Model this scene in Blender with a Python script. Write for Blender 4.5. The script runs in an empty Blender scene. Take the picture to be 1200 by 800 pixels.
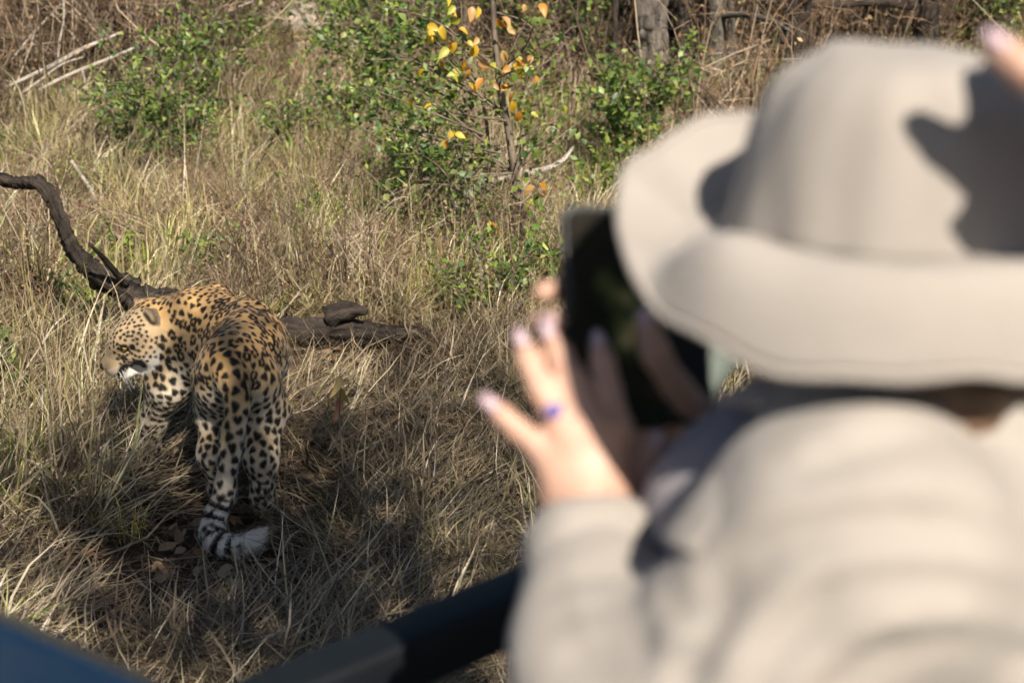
import bpy, math, random
import numpy as np
from mathutils import Vector, Matrix, kdtree

R = math.radians
DENS = 1.0
rng = np.random.default_rng(7)
random.seed(7)
scene = bpy.context.scene
COL = scene.collection

# ------------------------------------------------------------------ camera
CAM_H = 2.0
PITCH = R(-17.5)
FPX = 1667.0            # focal length in pixels of the 1200 px wide photograph
cam_d = bpy.data.cameras.new('camera')
cam_d.sensor_width = 36.0
cam_d.lens = FPX / 1200.0 * 36.0
cam_d.clip_start = 0.05
cam_d.clip_end = 2000.0
cam_d.dof.use_dof = True
cam_d.dof.focus_distance = 5.15
cam_d.dof.aperture_fstop = 3.6
cam = bpy.data.objects.new('camera', cam_d)
COL.objects.link(cam)
cam.location = (0, 0, CAM_H)
cam.rotation_euler = (R(90) + PITCH, 0, 0)
scene.camera = cam

# ------------------------------------------------------------------ world, sun, exposure
SUN = Vector((0.27, -0.70, 0.66)).normalized()
world = bpy.data.worlds.new('World')
scene.world = world
world.use_nodes = True
wn = world.node_tree
bg = wn.nodes['Background']
sky = wn.nodes.new('ShaderNodeTexSky')
sky.sky_type = 'NISHITA'
sky.sun_disc = False
sky.sun_elevation = math.asin(SUN.z)
sky.sun_rotation = math.atan2(SUN.x, SUN.y)
wn.links.new(sky.outputs[0], bg.inputs[0])
bg.inputs[1].default_value = 0.052
sun_d = bpy.data.lights.new('sun', 'SUN')
sun_d.energy = 5.0
sun_d.angle = R(0.55)
sun_d.color = (1.0, 0.905, 0.79)
sun = bpy.data.objects.new('sun', sun_d)
COL.objects.link(sun)
sun.location = (4, -10, 10)
sun.rotation_euler = SUN.to_track_quat('Z', 'Y').to_euler()

scene.view_settings.view_transform = 'Standard'
scene.view_settings.look = 'None'
scene.view_settings.gamma = 1.0
scene.view_settings.exposure = 0.74
scene.view_settings.use_curve_mapping = False
scene.render.engine = 'CYCLES'
cy = scene.cycles
cy.max_bounces = 4
cy.diffuse_bounces = 2
cy.glossy_bounces = 2
cy.transmission_bounces = 2
cy.use_light_tree = False
cy.transparent_max_bounces = 6
cy.use_adaptive_sampling = True
cy.adaptive_threshold = 0.04
cy.adaptive_min_samples = 12
cy.use_denoising = True
cy.sample_clamp_indirect = 6.0
cy.caustics_reflective = False
cy.caustics_refractive = False

# ------------------------------------------------------------------ layout helpers
CF = Vector((0, math.cos(PITCH), math.sin(PITCH)))
CU = Vector((0, -math.sin(PITCH), math.cos(PITCH)))
CO = Vector((0, 0, CAM_H))

def ray(u, v):
    return CF + Vector((1, 0, 0)) * ((u - 600) / FPX) + CU * ((400 - v) / FPX)

def W(u, v, d):
    """place at depth d (metres along the view) seen at photograph pixel u, v"""
    return CO + ray(u, v) * d

def terrain(x, y):
    x = np.asarray(x, float); y = np.asarray(y, float)
    z = 0.030 * np.sin(x * 1.3 + 0.6) * np.cos(y * 1.1 - 0.4) + 0.018 * np.sin(x * 3.1 + y * 2.3)
    z = z * np.clip((np.hypot(x, y - 4.6) - 0.8) / 2.0, 0, 1)
    far = np.clip(y - 8.0, 0, None)
    z = z + 0.045 * far * np.clip(far / 4.0, 0, 1) * np.clip(1.0 - far / 120.0, 0.25, 1.0)
    z = z + 0.16 * np.sin(x * 0.35 + 1.0) * np.clip((y - 7) / 8.0, 0, 1) * np.cos(y * 0.21)
    return z

def tz(x, y):
    return float(terrain(x, y))

def G(u, v, h=0.0):
    """ground point (plus height h) under photograph pixel u, v"""
    r = ray(u, v)
    t = 1.0
    for _ in range(4000):
        p = CO + r * t
        if p.z <= tz(p.x, p.y) + h:
            break
        t += 0.01
    return p

def GY(u, v, y):
    """point seen at pixel u, v in the upright plane at distance y"""
    r = ray(u, v)
    return CO + r * (y / r.y)

# ------------------------------------------------------------------ naming helpers
def tag(o, label=None, cat=None, group=None, kind=None):
    if label: o['label'] = label
    if cat: o['category'] = cat
    if group: o['group'] = group
    if kind: o['kind'] = kind
    return o

def thing(name, loc, label, cat, group=None):
    o = bpy.data.objects.new(name, None)
    COL.objects.link(o)
    o.location = loc
    o.empty_display_size = 0.1
    return tag(o, label, cat, group)

def mesh_data(name, V, F, col=None, smooth=True, uv=None):
    me = bpy.data.meshes.new(name)
    V = np.asarray(V, np.float32)
    if isinstance(F, np.ndarray):
        k = F.shape[1]
        me.vertices.add(len(V)); me.vertices.foreach_set('co', V.ravel())
        me.loops.add(F.size); me.loops.foreach_set('vertex_index', F.astype(np.int32).ravel())
        me.polygons.add(len(F))
        me.polygons.foreach_set('loop_start', np.arange(0, F.size, k, dtype=np.int32))
        me.update(calc_edges=True)
    else:
        me.from_pydata(V.tolist(), [], F)
        me.update()
    me.polygons.foreach_set('use_smooth', np.full(len(me.polygons), smooth))
    if col is not None:
        a = me.attributes.new('col', 'FLOAT_COLOR', 'POINT')
        c = np.ones((len(V), 4), np.float32); c[:, :3] = col
        a.data.foreach_set('color', c.ravel())
    return me

def obj(name, me, mat=None, parent=None):
    o = bpy.data.objects.new(name, me)
    COL.objects.link(o)
    if mat is not None:
        me.materials.clear(); me.materials.append(mat)
    if parent is not None:
        o.parent = parent
        # mesh coordinates are world coordinates; bring them into the thing's frame
        o.matrix_parent_inverse = chain_inv(parent)
    return o

def chain_inv(p):
    # things are unrotated Empties at top level; mesh parents already sit in world coordinates
    return Matrix.Translation(p.location).inverted() if p.type == 'EMPTY' and p.parent is None else Matrix.Identity(4)

class MB:
    """collects vertices and faces of one mesh"""
    def __init__(s): s.V = []; s.F = []; s.C = []; s.n = 0
    def add(s, V, F, c=None):
        V = np.asarray(V, float).reshape(-1, 3)
        s.V.append(V)
        s.F.extend([[i + s.n for i in f] for f in F])
        s.C.append(np.tile(np.asarray(c if c is not None else (1, 1, 1), float), (len(V), 1)) if c is None or np.ndim(c) == 1 else np.asarray(c))
        s.n += len(V)
    def tube(s, P, rad, n=8, c=None, cap=True, rough=0.0, seed=0):
        V, F = tube(P, rad, n, cap, rough, seed); s.add(V, F, c)
    def data(s, name, smooth=True, col=False):
        return mesh_data(name, np.concatenate(s.V), s.F, np.concatenate(s.C) if col else None, smooth)

def resample(P, n):
    P = np.array([list(p) for p in P], float)
    d = np.r_[0, np.cumsum(np.linalg.norm(np.diff(P, axis=0), axis=1))]
    t = np.linspace(0, d[-1], n)
    # catmull-rom by cubic hermite on each axis
    m = np.gradient(P, d, axis=0) if len(P) > 2 else np.tile((P[1] - P[0]) / d[-1], (2, 1))
    out = np.zeros((n, 3)); k = np.clip(np.searchsorted(d, t, 'right') - 1, 0, len(P) - 2)
    h = d[k + 1] - d[k]; s = (t - d[k]) / h
    h00 = 2 * s**3 - 3 * s**2 + 1; h10 = s**3 - 2 * s**2 + s; h01 = -2 * s**3 + 3 * s**2; h11 = s**3 - s**2
    for a in range(3):
        out[:, a] = h00 * P[k, a] + h10 * h * m[k, a] + h01 * P[k + 1, a] + h11 * h * m[k + 1, a]
    return out, t / d[-1], np.interp(t, d, np.arange(len(P)))

def frames(P):
    T = np.gradient(P, axis=0); T /= np.linalg.norm(T, axis=1)[:, None] + 1e-9
    up = np.array([0, 0, 1.0]) if abs(T[0, 2]) < 0.9 else np.array([1.0, 0, 0])
    A = np.zeros_like(P); a = up - T[0] * np.dot(up, T[0]); a /= np.linalg.norm(a)
    for i in range(len(P)):
        a = a - T[i] * np.dot(a, T[i]); a /= np.linalg.norm(a) + 1e-9; A[i] = a
    B = np.cross(T, A)
    return T, A, B

def tube(P, rad, n=8, cap=True, rough=0.0, seed=0):
    P = np.array([list(p) for p in P], float)
    m = len(P)
    rad = np.asarray(rad, float) if np.ndim(rad) else np.full(m, rad)
    if len(rad) != m: rad = np.interp(np.linspace(0, 1, m), np.linspace(0, 1, len(rad)), rad)
    T, A, B = frames(P)
    th = np.linspace(0, 2 * np.pi, n, endpoint=False)
    rr = np.ones((m, n))
    if rough:
        r2 = np.random.default_rng(seed)
        lng = r2.normal(0, 1, n); lng2 = r2.normal(0, 1, n)
        w = np.linspace(0, 1, m)[:, None]
        rr += rough * (lng * (1 - w) + lng2 * w) + rough * 0.8 * r2.normal(0, 1, (m, n)) * 0.6
    V = P[:, None] + (A[:, None] * np.cos(th)[None, :, None] + B[:, None] * np.sin(th)[None, :, None]) * (rad[:, None] * rr)[..., None]
    V = V.reshape(-1, 3)
    F = [[i * n + j, i * n + (j + 1) % n, (i + 1) * n + (j + 1) % n, (i + 1) * n + j] for i in range(m - 1) for j in range(n)]
    if cap:
        F.append(list(range(n))[::-1]); F.append([(m - 1) * n + j for j in range(n)])
    return V, F

# ------------------------------------------------------------------ distance fields -> one smooth closed surface
class Field:
    def __init__(s): s.p = []
    def cone(s, a, b, ra, rb, k=0.02, part=0):
        s.p.append(('c', np.array(a, float), np.array(b, float), ra, rb, k, part)); return s
    def chain(s, pts, rad, k=0.02, part=0):
        for i in range(len(pts) - 1): s.cone(pts[i], pts[i + 1], rad[i], rad[i + 1], k, part)
        return s
    def ell(s, c, r, M=None, k=0.02, part=0, sub=False):
        s.p.append(('s' if sub else 'e', np.array(c, float), np.array(r, float), np.eye(3) if M is None else np.array(M, float), 0, k, part)); return s
    @staticmethod
    def dist(q, P):
        if q[0] == 'c':
            ab = q[2] - q[1]; L = ab @ ab + 1e-12
            t = np.clip((P - q[1]) @ ab / L, 0, 1)
            return np.linalg.norm(P - q[1] - t[..., None] * ab, axis=-1) - (q[3] + (q[4] - q[3]) * t)
        p = (P - q[1]) @ q[3].T
        k0 = np.linalg.norm(p / q[2], axis=-1); k1 = np.linalg.norm(p / q[2]**2, axis=-1) + 1e-9
        return k0 * (k0 - 1.0) / k1
    def bounds(s, q):
        if q[0] == 'c':
            r = max(q[3], q[4]); return np.minimum(q[1], q[2]) - r, np.maximum(q[1], q[2]) + r
        r = q[2].max(); return q[1] - r, q[1] + r
    def surface(s, h):
        lo = np.min([s.bounds(q)[0] for q in s.p], 0) - 4 * h
        hi = np.max([s.bounds(q)[1] for q in s.p], 0) + 4 * h
        n = np.ceil((hi - lo) / h).astype(int) + 1
        ax = [lo[a] + h * np.arange(n[a]) for a in range(3)]
        D = np.full(n, 1.0)
        for q in s.p:
            l, u = s.bounds(q); k = q[5]; mrg = k + 3 * h
            i0 = np.clip(((l - mrg - lo) / h).astype(int), 0, n - 1); i1 = np.clip(((u + mrg - lo) / h).astype(int) + 2, 1, n)
            sl = tuple(slice(i0[a], i1[a]) for a in range(3))
            P = np.stack(np.meshgrid(*[ax[a][sl[a]] for a in range(3)], indexing='ij'), -1)
            d = s.dist(q, P); d0 = D[sl]
            if q[0] == 's':
                d = -d; g = np.clip(0.5 - 0.5 * (d0 - d) / k, 0, 1)
                D[sl] = d0 * (1 - g) + d * g + k * g * (1 - g)
            else:
                g = np.clip(0.5 + 0.5 * (d0 - d) / k, 0, 1)
                D[sl] = d0 * (1 - g) + d * g - k * g * (1 - g)
        return nets(D, lo, h)
    def part_of(s, V):
        ids = sorted({q[6] for q in s.p if q[0] != 's'})
        best = np.full((len(ids), len(V)), 9.0)
        for q in s.p:
            if q[0] == 's': continue
            i = ids.index(q[6]); best[i] = np.minimum(best[i], s.dist(q, V))
        return np.array(ids)[best.argmin(0)], best, ids

def nets(D, lo, h):
    nx, ny, nz = D.shape
    S = D < 0
    c = [(i, j, k) for i in (0, 1) for j in (0, 1) for k in (0, 1)]
    sub = lambda A, o: A[o[0]:nx - 1 + o[0], o[1]:ny - 1 + o[1], o[2]:nz - 1 + o[2]]
    cnt = sum(sub(S, o).astype(np.int8) for o in c)
    act = (cnt > 0) & (cnt < 8)
    idx = np.argwhere(act)
    vals = {o: D[idx[:, 0] + o[0], idx[:, 1] + o[1], idx[:, 2] + o[2]] for o in c}
    acc = np.zeros((len(idx), 3)); num = np.zeros(len(idx))
    for o in c:
        for a in range(3):
            if o[a] == 0:
                o2 = list(o); o2[a] = 1; o2 = tuple(o2)
                v0, v1 = vals[o], vals[o2]
                m = (v0 < 0) != (v1 < 0)
                t = np.where(m, v0 / np.where(m, v0 - v1, 1), 0)
                p = np.array(o, float)[None] + np.zeros((len(idx), 3)); p[:, a] += t
                acc += p * m[:, None]; num += m
    V = lo + h * (idx + acc / num[:, None])
    vid = np.full(act.shape, -1, np.int64); vid[act] = np.arange(len(idx))
    quads = []
    for a in range(3):
        b, d = (a + 1) % 3, (a + 2) % 3
        s0 = [slice(None)] * 3; s1 = [slice(None)] * 3
        s0[a] = slice(0, -1); s1[a] = slice(1, None)
        e = np.argwhere(S[tuple(s0)] != S[tuple(s1)])
        e = e[(e[:, b] > 0) & (e[:, d] > 0) & (e[:, b] < D.shape[b] - 1) & (e[:, d] < D.shape[d] - 1)]
        flip = S[e[:, 0], e[:, 1], e[:, 2]]
        ub = np.zeros(3, int); ub[b] = 1; ud = np.zeros(3, int); ud[d] = 1
        g = lambda q: vid[q[:, 0], q[:, 1], q[:, 2]]
        Q = np.stack([g(e - ub - ud), g(e - ud), g(e), g(e - ub)], 1)
        Q = np.where(flip[:, None], Q, Q[:, ::-1])
        quads.append(Q)
    return V, np.concatenate(quads)

def normals(V, F):
    a, b, c_ = V[F[:, 0]], V[F[:, 1]], V[F[:, 2]]
    d = V[F[:, 3]] if F.shape[1] == 4 else c_
    fn = np.cross(c_ - a, d - b) if F.shape[1] == 4 else np.cross(b - a, c_ - a)
    N = np.zeros_like(V)
    for k in range(F.shape[1]): np.add.at(N, F[:, k], fn)
    return N / (np.linalg.norm(N, axis=1)[:, None] + 1e-12)

def relax(V, F, it=2, f=0.5):
    """laplacian smoothing of a quad surface"""
    E = np.concatenate([F[:, [k, (k + 1) % F.shape[1]]] for k in range(F.shape[1])])
    n = np.zeros(len(V)); np.add.at(n, E[:, 0], 1); np.add.at(n, E[:, 1], 1)
    for _ in range(it):
        s = np.zeros_like(V); np.add.at(s, E[:, 0], V[E[:, 1]]); np.add.at(s, E[:, 1], V[E[:, 0]])
        V = V + f * (s / n[:, None] - V)
    return V

def waves(P, scale, seed, n=10, stretch=(1, 1, 1)):
    """smooth random field, about -1..1"""
    r = np.random.default_rng(seed)
    out = np.zeros(len(P))
    for _ in range(n):
        k = r.normal(0, 1, 3) / np.array(stretch); k *= r.uniform(0.6, 1.6) / scale * 2.2
        out += np.sin(P @ k + r.uniform(0, 6.28))
    return out / math.sqrt(n)

# ------------------------------------------------------------------ materials
def new_mat(name):
    m = bpy.data.materials.new(name); m.use_nodes = True
    nt = m.node_tree; nt.nodes.clear()
    out = nt.nodes.new('ShaderNodeOutputMaterial')
    return m, nt, out

def nd(nt, typ, **kw):
    n = nt.nodes.new('ShaderNode' + typ)
    for k, v in kw.items():
        if k in n.inputs.keys() if isinstance(k, str) else False: n.inputs[k].default_value = v
        else: setattr(n, k, v)
    return n

def simple_mat(name, c1, c2=None, scale=20.0, rough=0.7, bump=0.0, bscale=None, metal=0.0, coat=0.0, stretch=None, sheen=0.0, sss=0.0, spec=0.5):
    m, nt, out = new_mat(name)
    p = nt.nodes.new('ShaderNodeBsdfPrincipled')
    nt.links.new(p.outputs[0], out.inputs[0])
    p.inputs['Roughness'].default_value = rough
    p.inputs['Metallic'].default_value = metal
    p.inputs['Coat Weight'].default_value = coat
    p.inputs['Sheen Weight'].default_value = sheen
    p.inputs['Specular IOR Level'].default_value = spec
    if sss:
        p.inputs['Subsurface Weight'].default_value = sss
        p.inputs['Subsurface Radius'].default_value = (0.012, 0.004, 0.002)
    tc = nt.nodes.new('ShaderNodeTexCoord')
    mp = nt.nodes.new('ShaderNodeMapping')
    if stretch: mp.inputs['Scale'].default_value = stretch
    nt.links.new(tc.outputs['Object'], mp.inputs[0])
    nz = nt.nodes.new('ShaderNodeTexNoise'); nz.inputs['Scale'].default_value = scale; nz.inputs['Detail'].default_value = 6
    nz.inputs['Roughness'].default_value = 0.65
    nt.links.new(mp.outputs[0], nz.inputs['Vector'])
    mx = nt.nodes.new('ShaderNodeMix'); mx.data_type = 'RGBA'
    rp = nt.nodes.new('ShaderNodeMapRange'); rp.inputs[1].default_value = 0.33; rp.inputs[2].default_value = 0.67
    nt.links.new(nz.outputs['Fac'], rp.inputs[0]); nt.links.new(rp.outputs[0], mx.inputs[0])
    mx.inputs[6].default_value = (*c1, 1); mx.inputs[7].default_value = (*(c2 or c1), 1)
    nt.links.new(mx.outputs[2], p.inputs['Base Color'])
    if bump:
        b = nt.nodes.new('ShaderNodeBump'); b.inputs['Strength'].default_value = 1.0; b.inputs['Distance'].default_value = bump
        n2 = nt.nodes.new('ShaderNodeTexNoise'); n2.inputs['Scale'].default_value = bscale or scale * 3; n2.inputs['Detail'].default_value = 5
        nt.links.new(mp.outputs[0], n2.inputs['Vector'])
        nt.links.new(n2.outputs['Fac'], b.inputs['Height']); nt.links.new(b.outputs[0], p.inputs['Normal'])
    return m

def leaf_mat(name, trans=0.35, tint_dry=None, gloss=0.06, rough=0.45):
    """thin plant tissue: colour from the mesh attribute, light shows through"""
    m, nt, out = new_mat(name)
    at = nd(nt, 'Attribute'); at.attribute_name = 'col'
    src = at.outputs['Color']
    if tint_dry is not None:
        ti = nd(nt, 'Attribute'); ti.attribute_name = 'tint'; ti.attribute_type = 'INSTANCER'
        mx = nd(nt, 'Mix'); mx.data_type = 'RGBA'; mx.blend_type = 'MULTIPLY'; mx.inputs[0].default_value = 1.0
        cr = nd(nt, 'ValToRGB')
        el = cr.color_ramp.elements
        el[0].position = 0.0; el[0].color = (*tint_dry[0], 1)
        el[1].position = 1.0; el[1].color = (*tint_dry[-1], 1)
        for i, c in enumerate(tint_dry[1:-1]):
            e = el.new((i + 1) / (len(tint_dry) - 1)); e.color = (*c, 1)
        nt.links.new(ti.outputs['Fac'], cr.inputs[0])
        nt.links.new(src, mx.inputs[6]); nt.links.new(cr.outputs[0], mx.inputs[7]); src = mx.outputs[2]
    d = nd(nt, 'BsdfDiffuse'); t = nd(nt, 'BsdfTranslucent'); g = nd(nt, 'BsdfGlossy')
    g.inputs['Roughness'].default_value = rough
    m1 = nd(nt, 'MixShader'); m1.inputs[0].default_value = trans
    m2 = nd(nt, 'MixShader'); m2.inputs[0].default_value = gloss
    nt.links.new(src, d.inputs[0]); nt.links.new(src, t.inputs[0])
    nt.links.new(d.outputs[0], m1.inputs[1]); nt.links.new(t.outputs[0], m1.inputs[2])
    nt.links.new(m1.outputs[0], m2.inputs[1]); nt.links.new(g.outputs[0], m2.inputs[2])
    nt.links.new(m2.outputs[0], out.inputs[0])
    return m

def scatter(name, variants, mat, pts, rot, scl, idx, tint, label, cat):
    """one uncountable mass of plants: instances of a few tufts on points"""
    src = bpy.data.collections.new(name + '_tufts')
    for i, me in enumerate(variants):
        me.materials.clear(); me.materials.append(mat)
        src.objects.link(bpy.data.objects.new('%s_tuft_%02d' % (name, i), me))
    me = bpy.data.meshes.new(name)
    me.vertices.add(len(pts)); me.vertices.foreach_set('co', np.asarray(pts, np.float32).ravel())
    a = me.attributes.new('rot', 'FLOAT_VECTOR', 'POINT'); a.data.foreach_set('vector', np.asarray(rot, np.float32).ravel())
    a = me.attributes.new('scl', 'FLOAT', 'POINT'); a.data.foreach_set('value', np.asarray(scl, np.float32))
    a = me.attributes.new('idx', 'INT', 'POINT'); a.data.foreach_set('value', np.asarray(idx, np.int32))
    a = me.attributes.new('tint', 'FLOAT', 'POINT'); a.data.foreach_set('value', np.asarray(tint, np.float32))
    o = bpy.data.objects.new(name, me); COL.objects.link(o)
    ng = bpy.data.node_groups.new(name, 'GeometryNodeTree')
    ng.interface.new_socket('Geometry', in_out='INPUT', socket_type='NodeSocketGeometry')
    ng.interface.new_socket('Geometry', in_out='OUTPUT', socket_type='NodeSocketGeometry')
    N = ng.nodes.new; L = ng.links.new
    gi = N('NodeGroupInput'); go = N('NodeGroupOutput')
    ci = N('GeometryNodeCollectionInfo'); ci.inputs['Collection'].default_value = src
    ci.inputs['Separate Children'].default_value = True; ci.inputs['Reset Children'].default_value = True
    ip = N('GeometryNodeInstanceOnPoints'); ip.inputs['Pick Instance'].default_value = True
    def na(nm, ty):
        n = N('GeometryNodeInputNamedAttribute'); n.data_type = ty; n.inputs['Name'].default_value = nm
        return n.outputs['Attribute']
    er = N('FunctionNodeEulerToRotation')
    L(na('rot', 'FLOAT_VECTOR'), er.inputs[0])
    L(gi.outputs[0], ip.inputs['Points']); L(ci.outputs[0], ip.inputs['Instance'])
    L(na('idx', 'INT'), ip.inputs['Instance Index']); L(er.outputs[0], ip.inputs['Rotation']); L(na('scl', 'FLOAT'), ip.inputs['Scale'])
    L(ip.outputs[0], go.inputs[0])
    md = o.modifiers.new('scatter', 'NODES'); md.node_group = ng
    return tag(o, label, cat, kind='stuff')

# ================================================================== ground
def build_ground():
    # one sheet, finely divided near the camera and coarse towards the horizon
    def axis(lo, hi, step, far):
        a = np.arange(lo, hi + 1e-6, step); out = [a]
        g = step; p = hi; q = []
        while p < far: g *= 1.22; p += g; q.append(p)
        g = step; p = lo; q2 = []
        while p > -far: g *= 1.22; p -= g; q2.append(p)
        return np.r_[q2[::-1], a, q]
    X = axis(-6, 6, 0.06, 260); Y = axis(1.5, 13, 0.06, 260)
    nx, ny = len(X), len(Y)
    gx, gy = np.meshgrid(X, Y, indexing='ij')
    z = terrain(gx, gy)
    P = np.stack([gx.ravel(), gy.ravel(), np.zeros(gx.size)], 1)
    near = np.clip(1.5 - np.hypot(gx, gy - 6) / 9, 0, 1).ravel()
    z = z.ravel() + near * (0.010 * waves(P, 0.25, 3) + 0.006 * waves(P, 0.09, 4))
    V = np.stack([gx.ravel(), gy.ravel(), z - 0.01], 1)
    i, j = np.meshgrid(np.arange(nx - 1), np.arange(ny - 1), indexing='ij'); b = (i * ny + j).ravel()
    F = np.stack([b, b + ny, b + ny + 1, b + 1], 1)
    me = mesh_data('ground', V, F)
    m, nt, out = new_mat('bush_soil')
    p = nd(nt, 'BsdfPrincipled'); p.inputs['Roughness'].default_value = 0.95
    p.inputs['Specular IOR Level'].default_value = 0.15
    tc = nd(nt, 'TexCoord')
    n1 = nd(nt, 'TexNoise'); n1.inputs['Scale'].default_value = 1.6; n1.inputs['Detail'].default_value = 8
    n2 = nd(nt, 'TexNoise'); n2.inputs['Scale'].default_value = 38; n2.inputs['Detail'].default_value = 6
    cr = nd(nt, 'ValToRGB'); e = cr.color_ramp.elements
    e[0].position = 0.3; e[0].color = (0.030, 0.020, 0.012, 1); e[1].position = 0.72; e[1].color = (0.14, 0.095, 0.058, 1)
    x = e.new(0.52); x.color = (0.065, 0.044, 0.028, 1)
    ad = nd(nt, 'Math'); ad.operation = 'MULTIPLY_ADD'; ad.inputs[1].default_value = 0.55
    sc = nd(nt, 'Math'); sc.operation = 'MULTIPLY'; sc.inputs[1].default_value = 0.45
    L = nt.links.new
    L(tc.outputs['Object'], n1.inputs['Vector']); L(tc.outputs['Object'], n2.inputs['Vector'])
    L(n2.outputs['Fac'], sc.inputs[0]); L(n1.outputs['Fac'], ad.inputs[0]); L(sc.outputs[0], ad.inputs[2])
    L(ad.outputs[0], cr.inputs[0]); L(cr.outputs[0], p.inputs['Base Color'])
    b = nd(nt, 'Bump'); b.inputs['Distance'].default_value = 0.012; L(n2.outputs['Fac'], b.inputs['Height']); L(b.outputs[0], p.inputs['Normal'])
    L(p.outputs[0], out.inputs[0])
    o = obj('ground', me, m)
    tag(o, 'brown bushveld soil under the dry grass', 'ground', kind='structure')
build_ground()

# ================================================================== grass
def blade_set(n, spread, length, lean, curl, width, cols, seed, flat=0.0, nseg=5, kink=0.12):
    """n curved tapering blades growing from a small clump; vertices coloured blade by blade"""
    r = np.random.default_rng(seed)
    V = []; F = []; C = []
    for b in range(n):
        az = r.uniform(0, 2 * np.pi); rad = spread * math.sqrt(r.uniform(0, 1))
        p = np.array([math.cos(az) * rad, math.sin(az) * rad, -0.02])
        if flat: p[2] = r.uniform(0.0, flat)
        d_az = az + r.normal(0, 0.9)
        el = np.clip(r.normal(lean[0], lean[1]), 0.02, 1.55)     # 1.55 upright
        L = length * r.uniform(0.45, 1.15); st = L / nseg
        w = width * r.uniform(0.6, 1.3)
        base = np.array(cols[r.integers(len(cols))]) * r.uniform(0.7, 1.25)
        cu = curl * r.uniform(0.2, 1.6); tw = r.uniform(0, 3.14)
        k0 = sum(len(v) for v in V)
        vs = []
        for s in range(nseg + 1):
            t = s / nseg
            d = np.array([math.cos(d_az) * math.cos(el), math.sin(d_az) * math.cos(el), math.sin(el)])
            side = np.array([-math.sin(d_az + tw * 0.4), math.cos(d_az + tw * 0.4), 0.25 * math.sin(tw)])
            ww = w * (1 - t**1.6) * (0.75 + 0.5 * min(t * 4, 1)) * 0.5
            vs.append(p - side * ww); vs.append(p + side * ww)
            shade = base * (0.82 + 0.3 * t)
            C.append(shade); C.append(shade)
            p = p + d * st
            el -= cu / nseg * (0.4 + 1.5 * t) + r.normal(0, kink) ; d_az += r.normal(0, kink)
            if flat and p[2] < 0.004: p[2] = 0.004 + r.uniform(0, 0.02); el = abs(el) * 0.5
        V.append(np.array(vs))
        F += [[k0 + 2 * s, k0 + 2 * s + 1, k0 + 2 * s + 3, k0 + 2 * s + 2] for s in range(nseg)]
    return np.concatenate(V), F, np.array(C)

STRAW = [(0.49, 0.41, 0.265), (0.37, 0.295, 0.185), (0.58, 0.50, 0.34), (0.27, 0.205, 0.125), (0.44, 0.41, 0.21), (0.22, 0.19, 0.12), (0.72, 0.65, 0.50), (0.14, 0.11, 0.07), (0.33, 0.35, 0.13)]
GREY = [(0.30, 0.24, 0.165), (0.24, 0.185, 0.12), (0.37, 0.30, 0.20), (0.14, 0.10, 0.065), (0.46, 0.40, 0.29)]
GREEN = [(0.17, 0.25, 0.045), (0.26, 0.31, 0.07), (0.11, 0.18, 0.035), (0.36, 0.33, 0.10), (0.44, 0.37, 0.16)]

def tuft_mesh(name, seed, kind):
    r = np.random.default_rng(seed + 500)
    if kind == 'tall':
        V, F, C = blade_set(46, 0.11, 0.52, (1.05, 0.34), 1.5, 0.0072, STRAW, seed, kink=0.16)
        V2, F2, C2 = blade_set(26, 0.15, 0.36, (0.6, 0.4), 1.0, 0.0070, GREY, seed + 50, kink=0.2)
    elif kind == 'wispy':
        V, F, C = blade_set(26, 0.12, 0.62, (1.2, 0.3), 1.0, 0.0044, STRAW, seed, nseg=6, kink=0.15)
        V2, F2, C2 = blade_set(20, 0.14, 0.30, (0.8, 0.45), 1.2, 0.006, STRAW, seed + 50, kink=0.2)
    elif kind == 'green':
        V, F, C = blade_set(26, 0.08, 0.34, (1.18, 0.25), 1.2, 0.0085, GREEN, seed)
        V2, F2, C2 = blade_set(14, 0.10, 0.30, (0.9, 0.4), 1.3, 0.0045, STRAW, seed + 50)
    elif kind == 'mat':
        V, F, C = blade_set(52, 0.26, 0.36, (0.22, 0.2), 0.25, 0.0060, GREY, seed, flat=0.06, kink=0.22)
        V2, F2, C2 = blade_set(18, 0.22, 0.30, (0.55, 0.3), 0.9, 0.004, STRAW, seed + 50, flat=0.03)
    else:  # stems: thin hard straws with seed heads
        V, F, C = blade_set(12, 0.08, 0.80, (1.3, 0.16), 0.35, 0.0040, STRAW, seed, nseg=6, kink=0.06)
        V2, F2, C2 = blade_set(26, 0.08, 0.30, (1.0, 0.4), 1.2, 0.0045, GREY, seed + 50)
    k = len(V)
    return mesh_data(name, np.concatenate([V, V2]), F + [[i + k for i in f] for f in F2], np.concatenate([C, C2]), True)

def wedge(n, r0, r1, half, seed, px=0.5):
    """points over the wedge of ground in view, denser close by"""
    r = np.random.default_rng(seed)
    u = r.uniform(0, 1, n)
    rad = (r0**px + u * (r1**px - r0**px))**(1 / px)
    a = r.uniform(-half, half, n)
    return rad * np.sin(a), rad * np.cos(a), r

def bare(x, y):
    """0..1, how trodden and matted the ground is (the game path the leopard follows)"""
    cx = np.interp(y, [2.5, 3.4, 4.1, 4.6, 5.2, 6.0, 7.0], [-0.55, -0.62, -0.80, -0.92, -1.05, -1.3, -1.6])
    w = np.interp(y, [2.5, 3.6, 4.2, 5.0, 5.6, 6.4], [0.35, 0.42, 0.42, 0.42, 0.30, 0.05])
    a = np.clip(1.45 - np.abs(x - cx) / w, 0, 1)
    # open ground to the right of the leopard
    b = np.clip(1.3 - np.hypot((x + 0.45) / 0.42, (y - 4.9) / 0.95), 0, 1)
    return np.clip(np.maximum(a, b), 0, 1)

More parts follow.
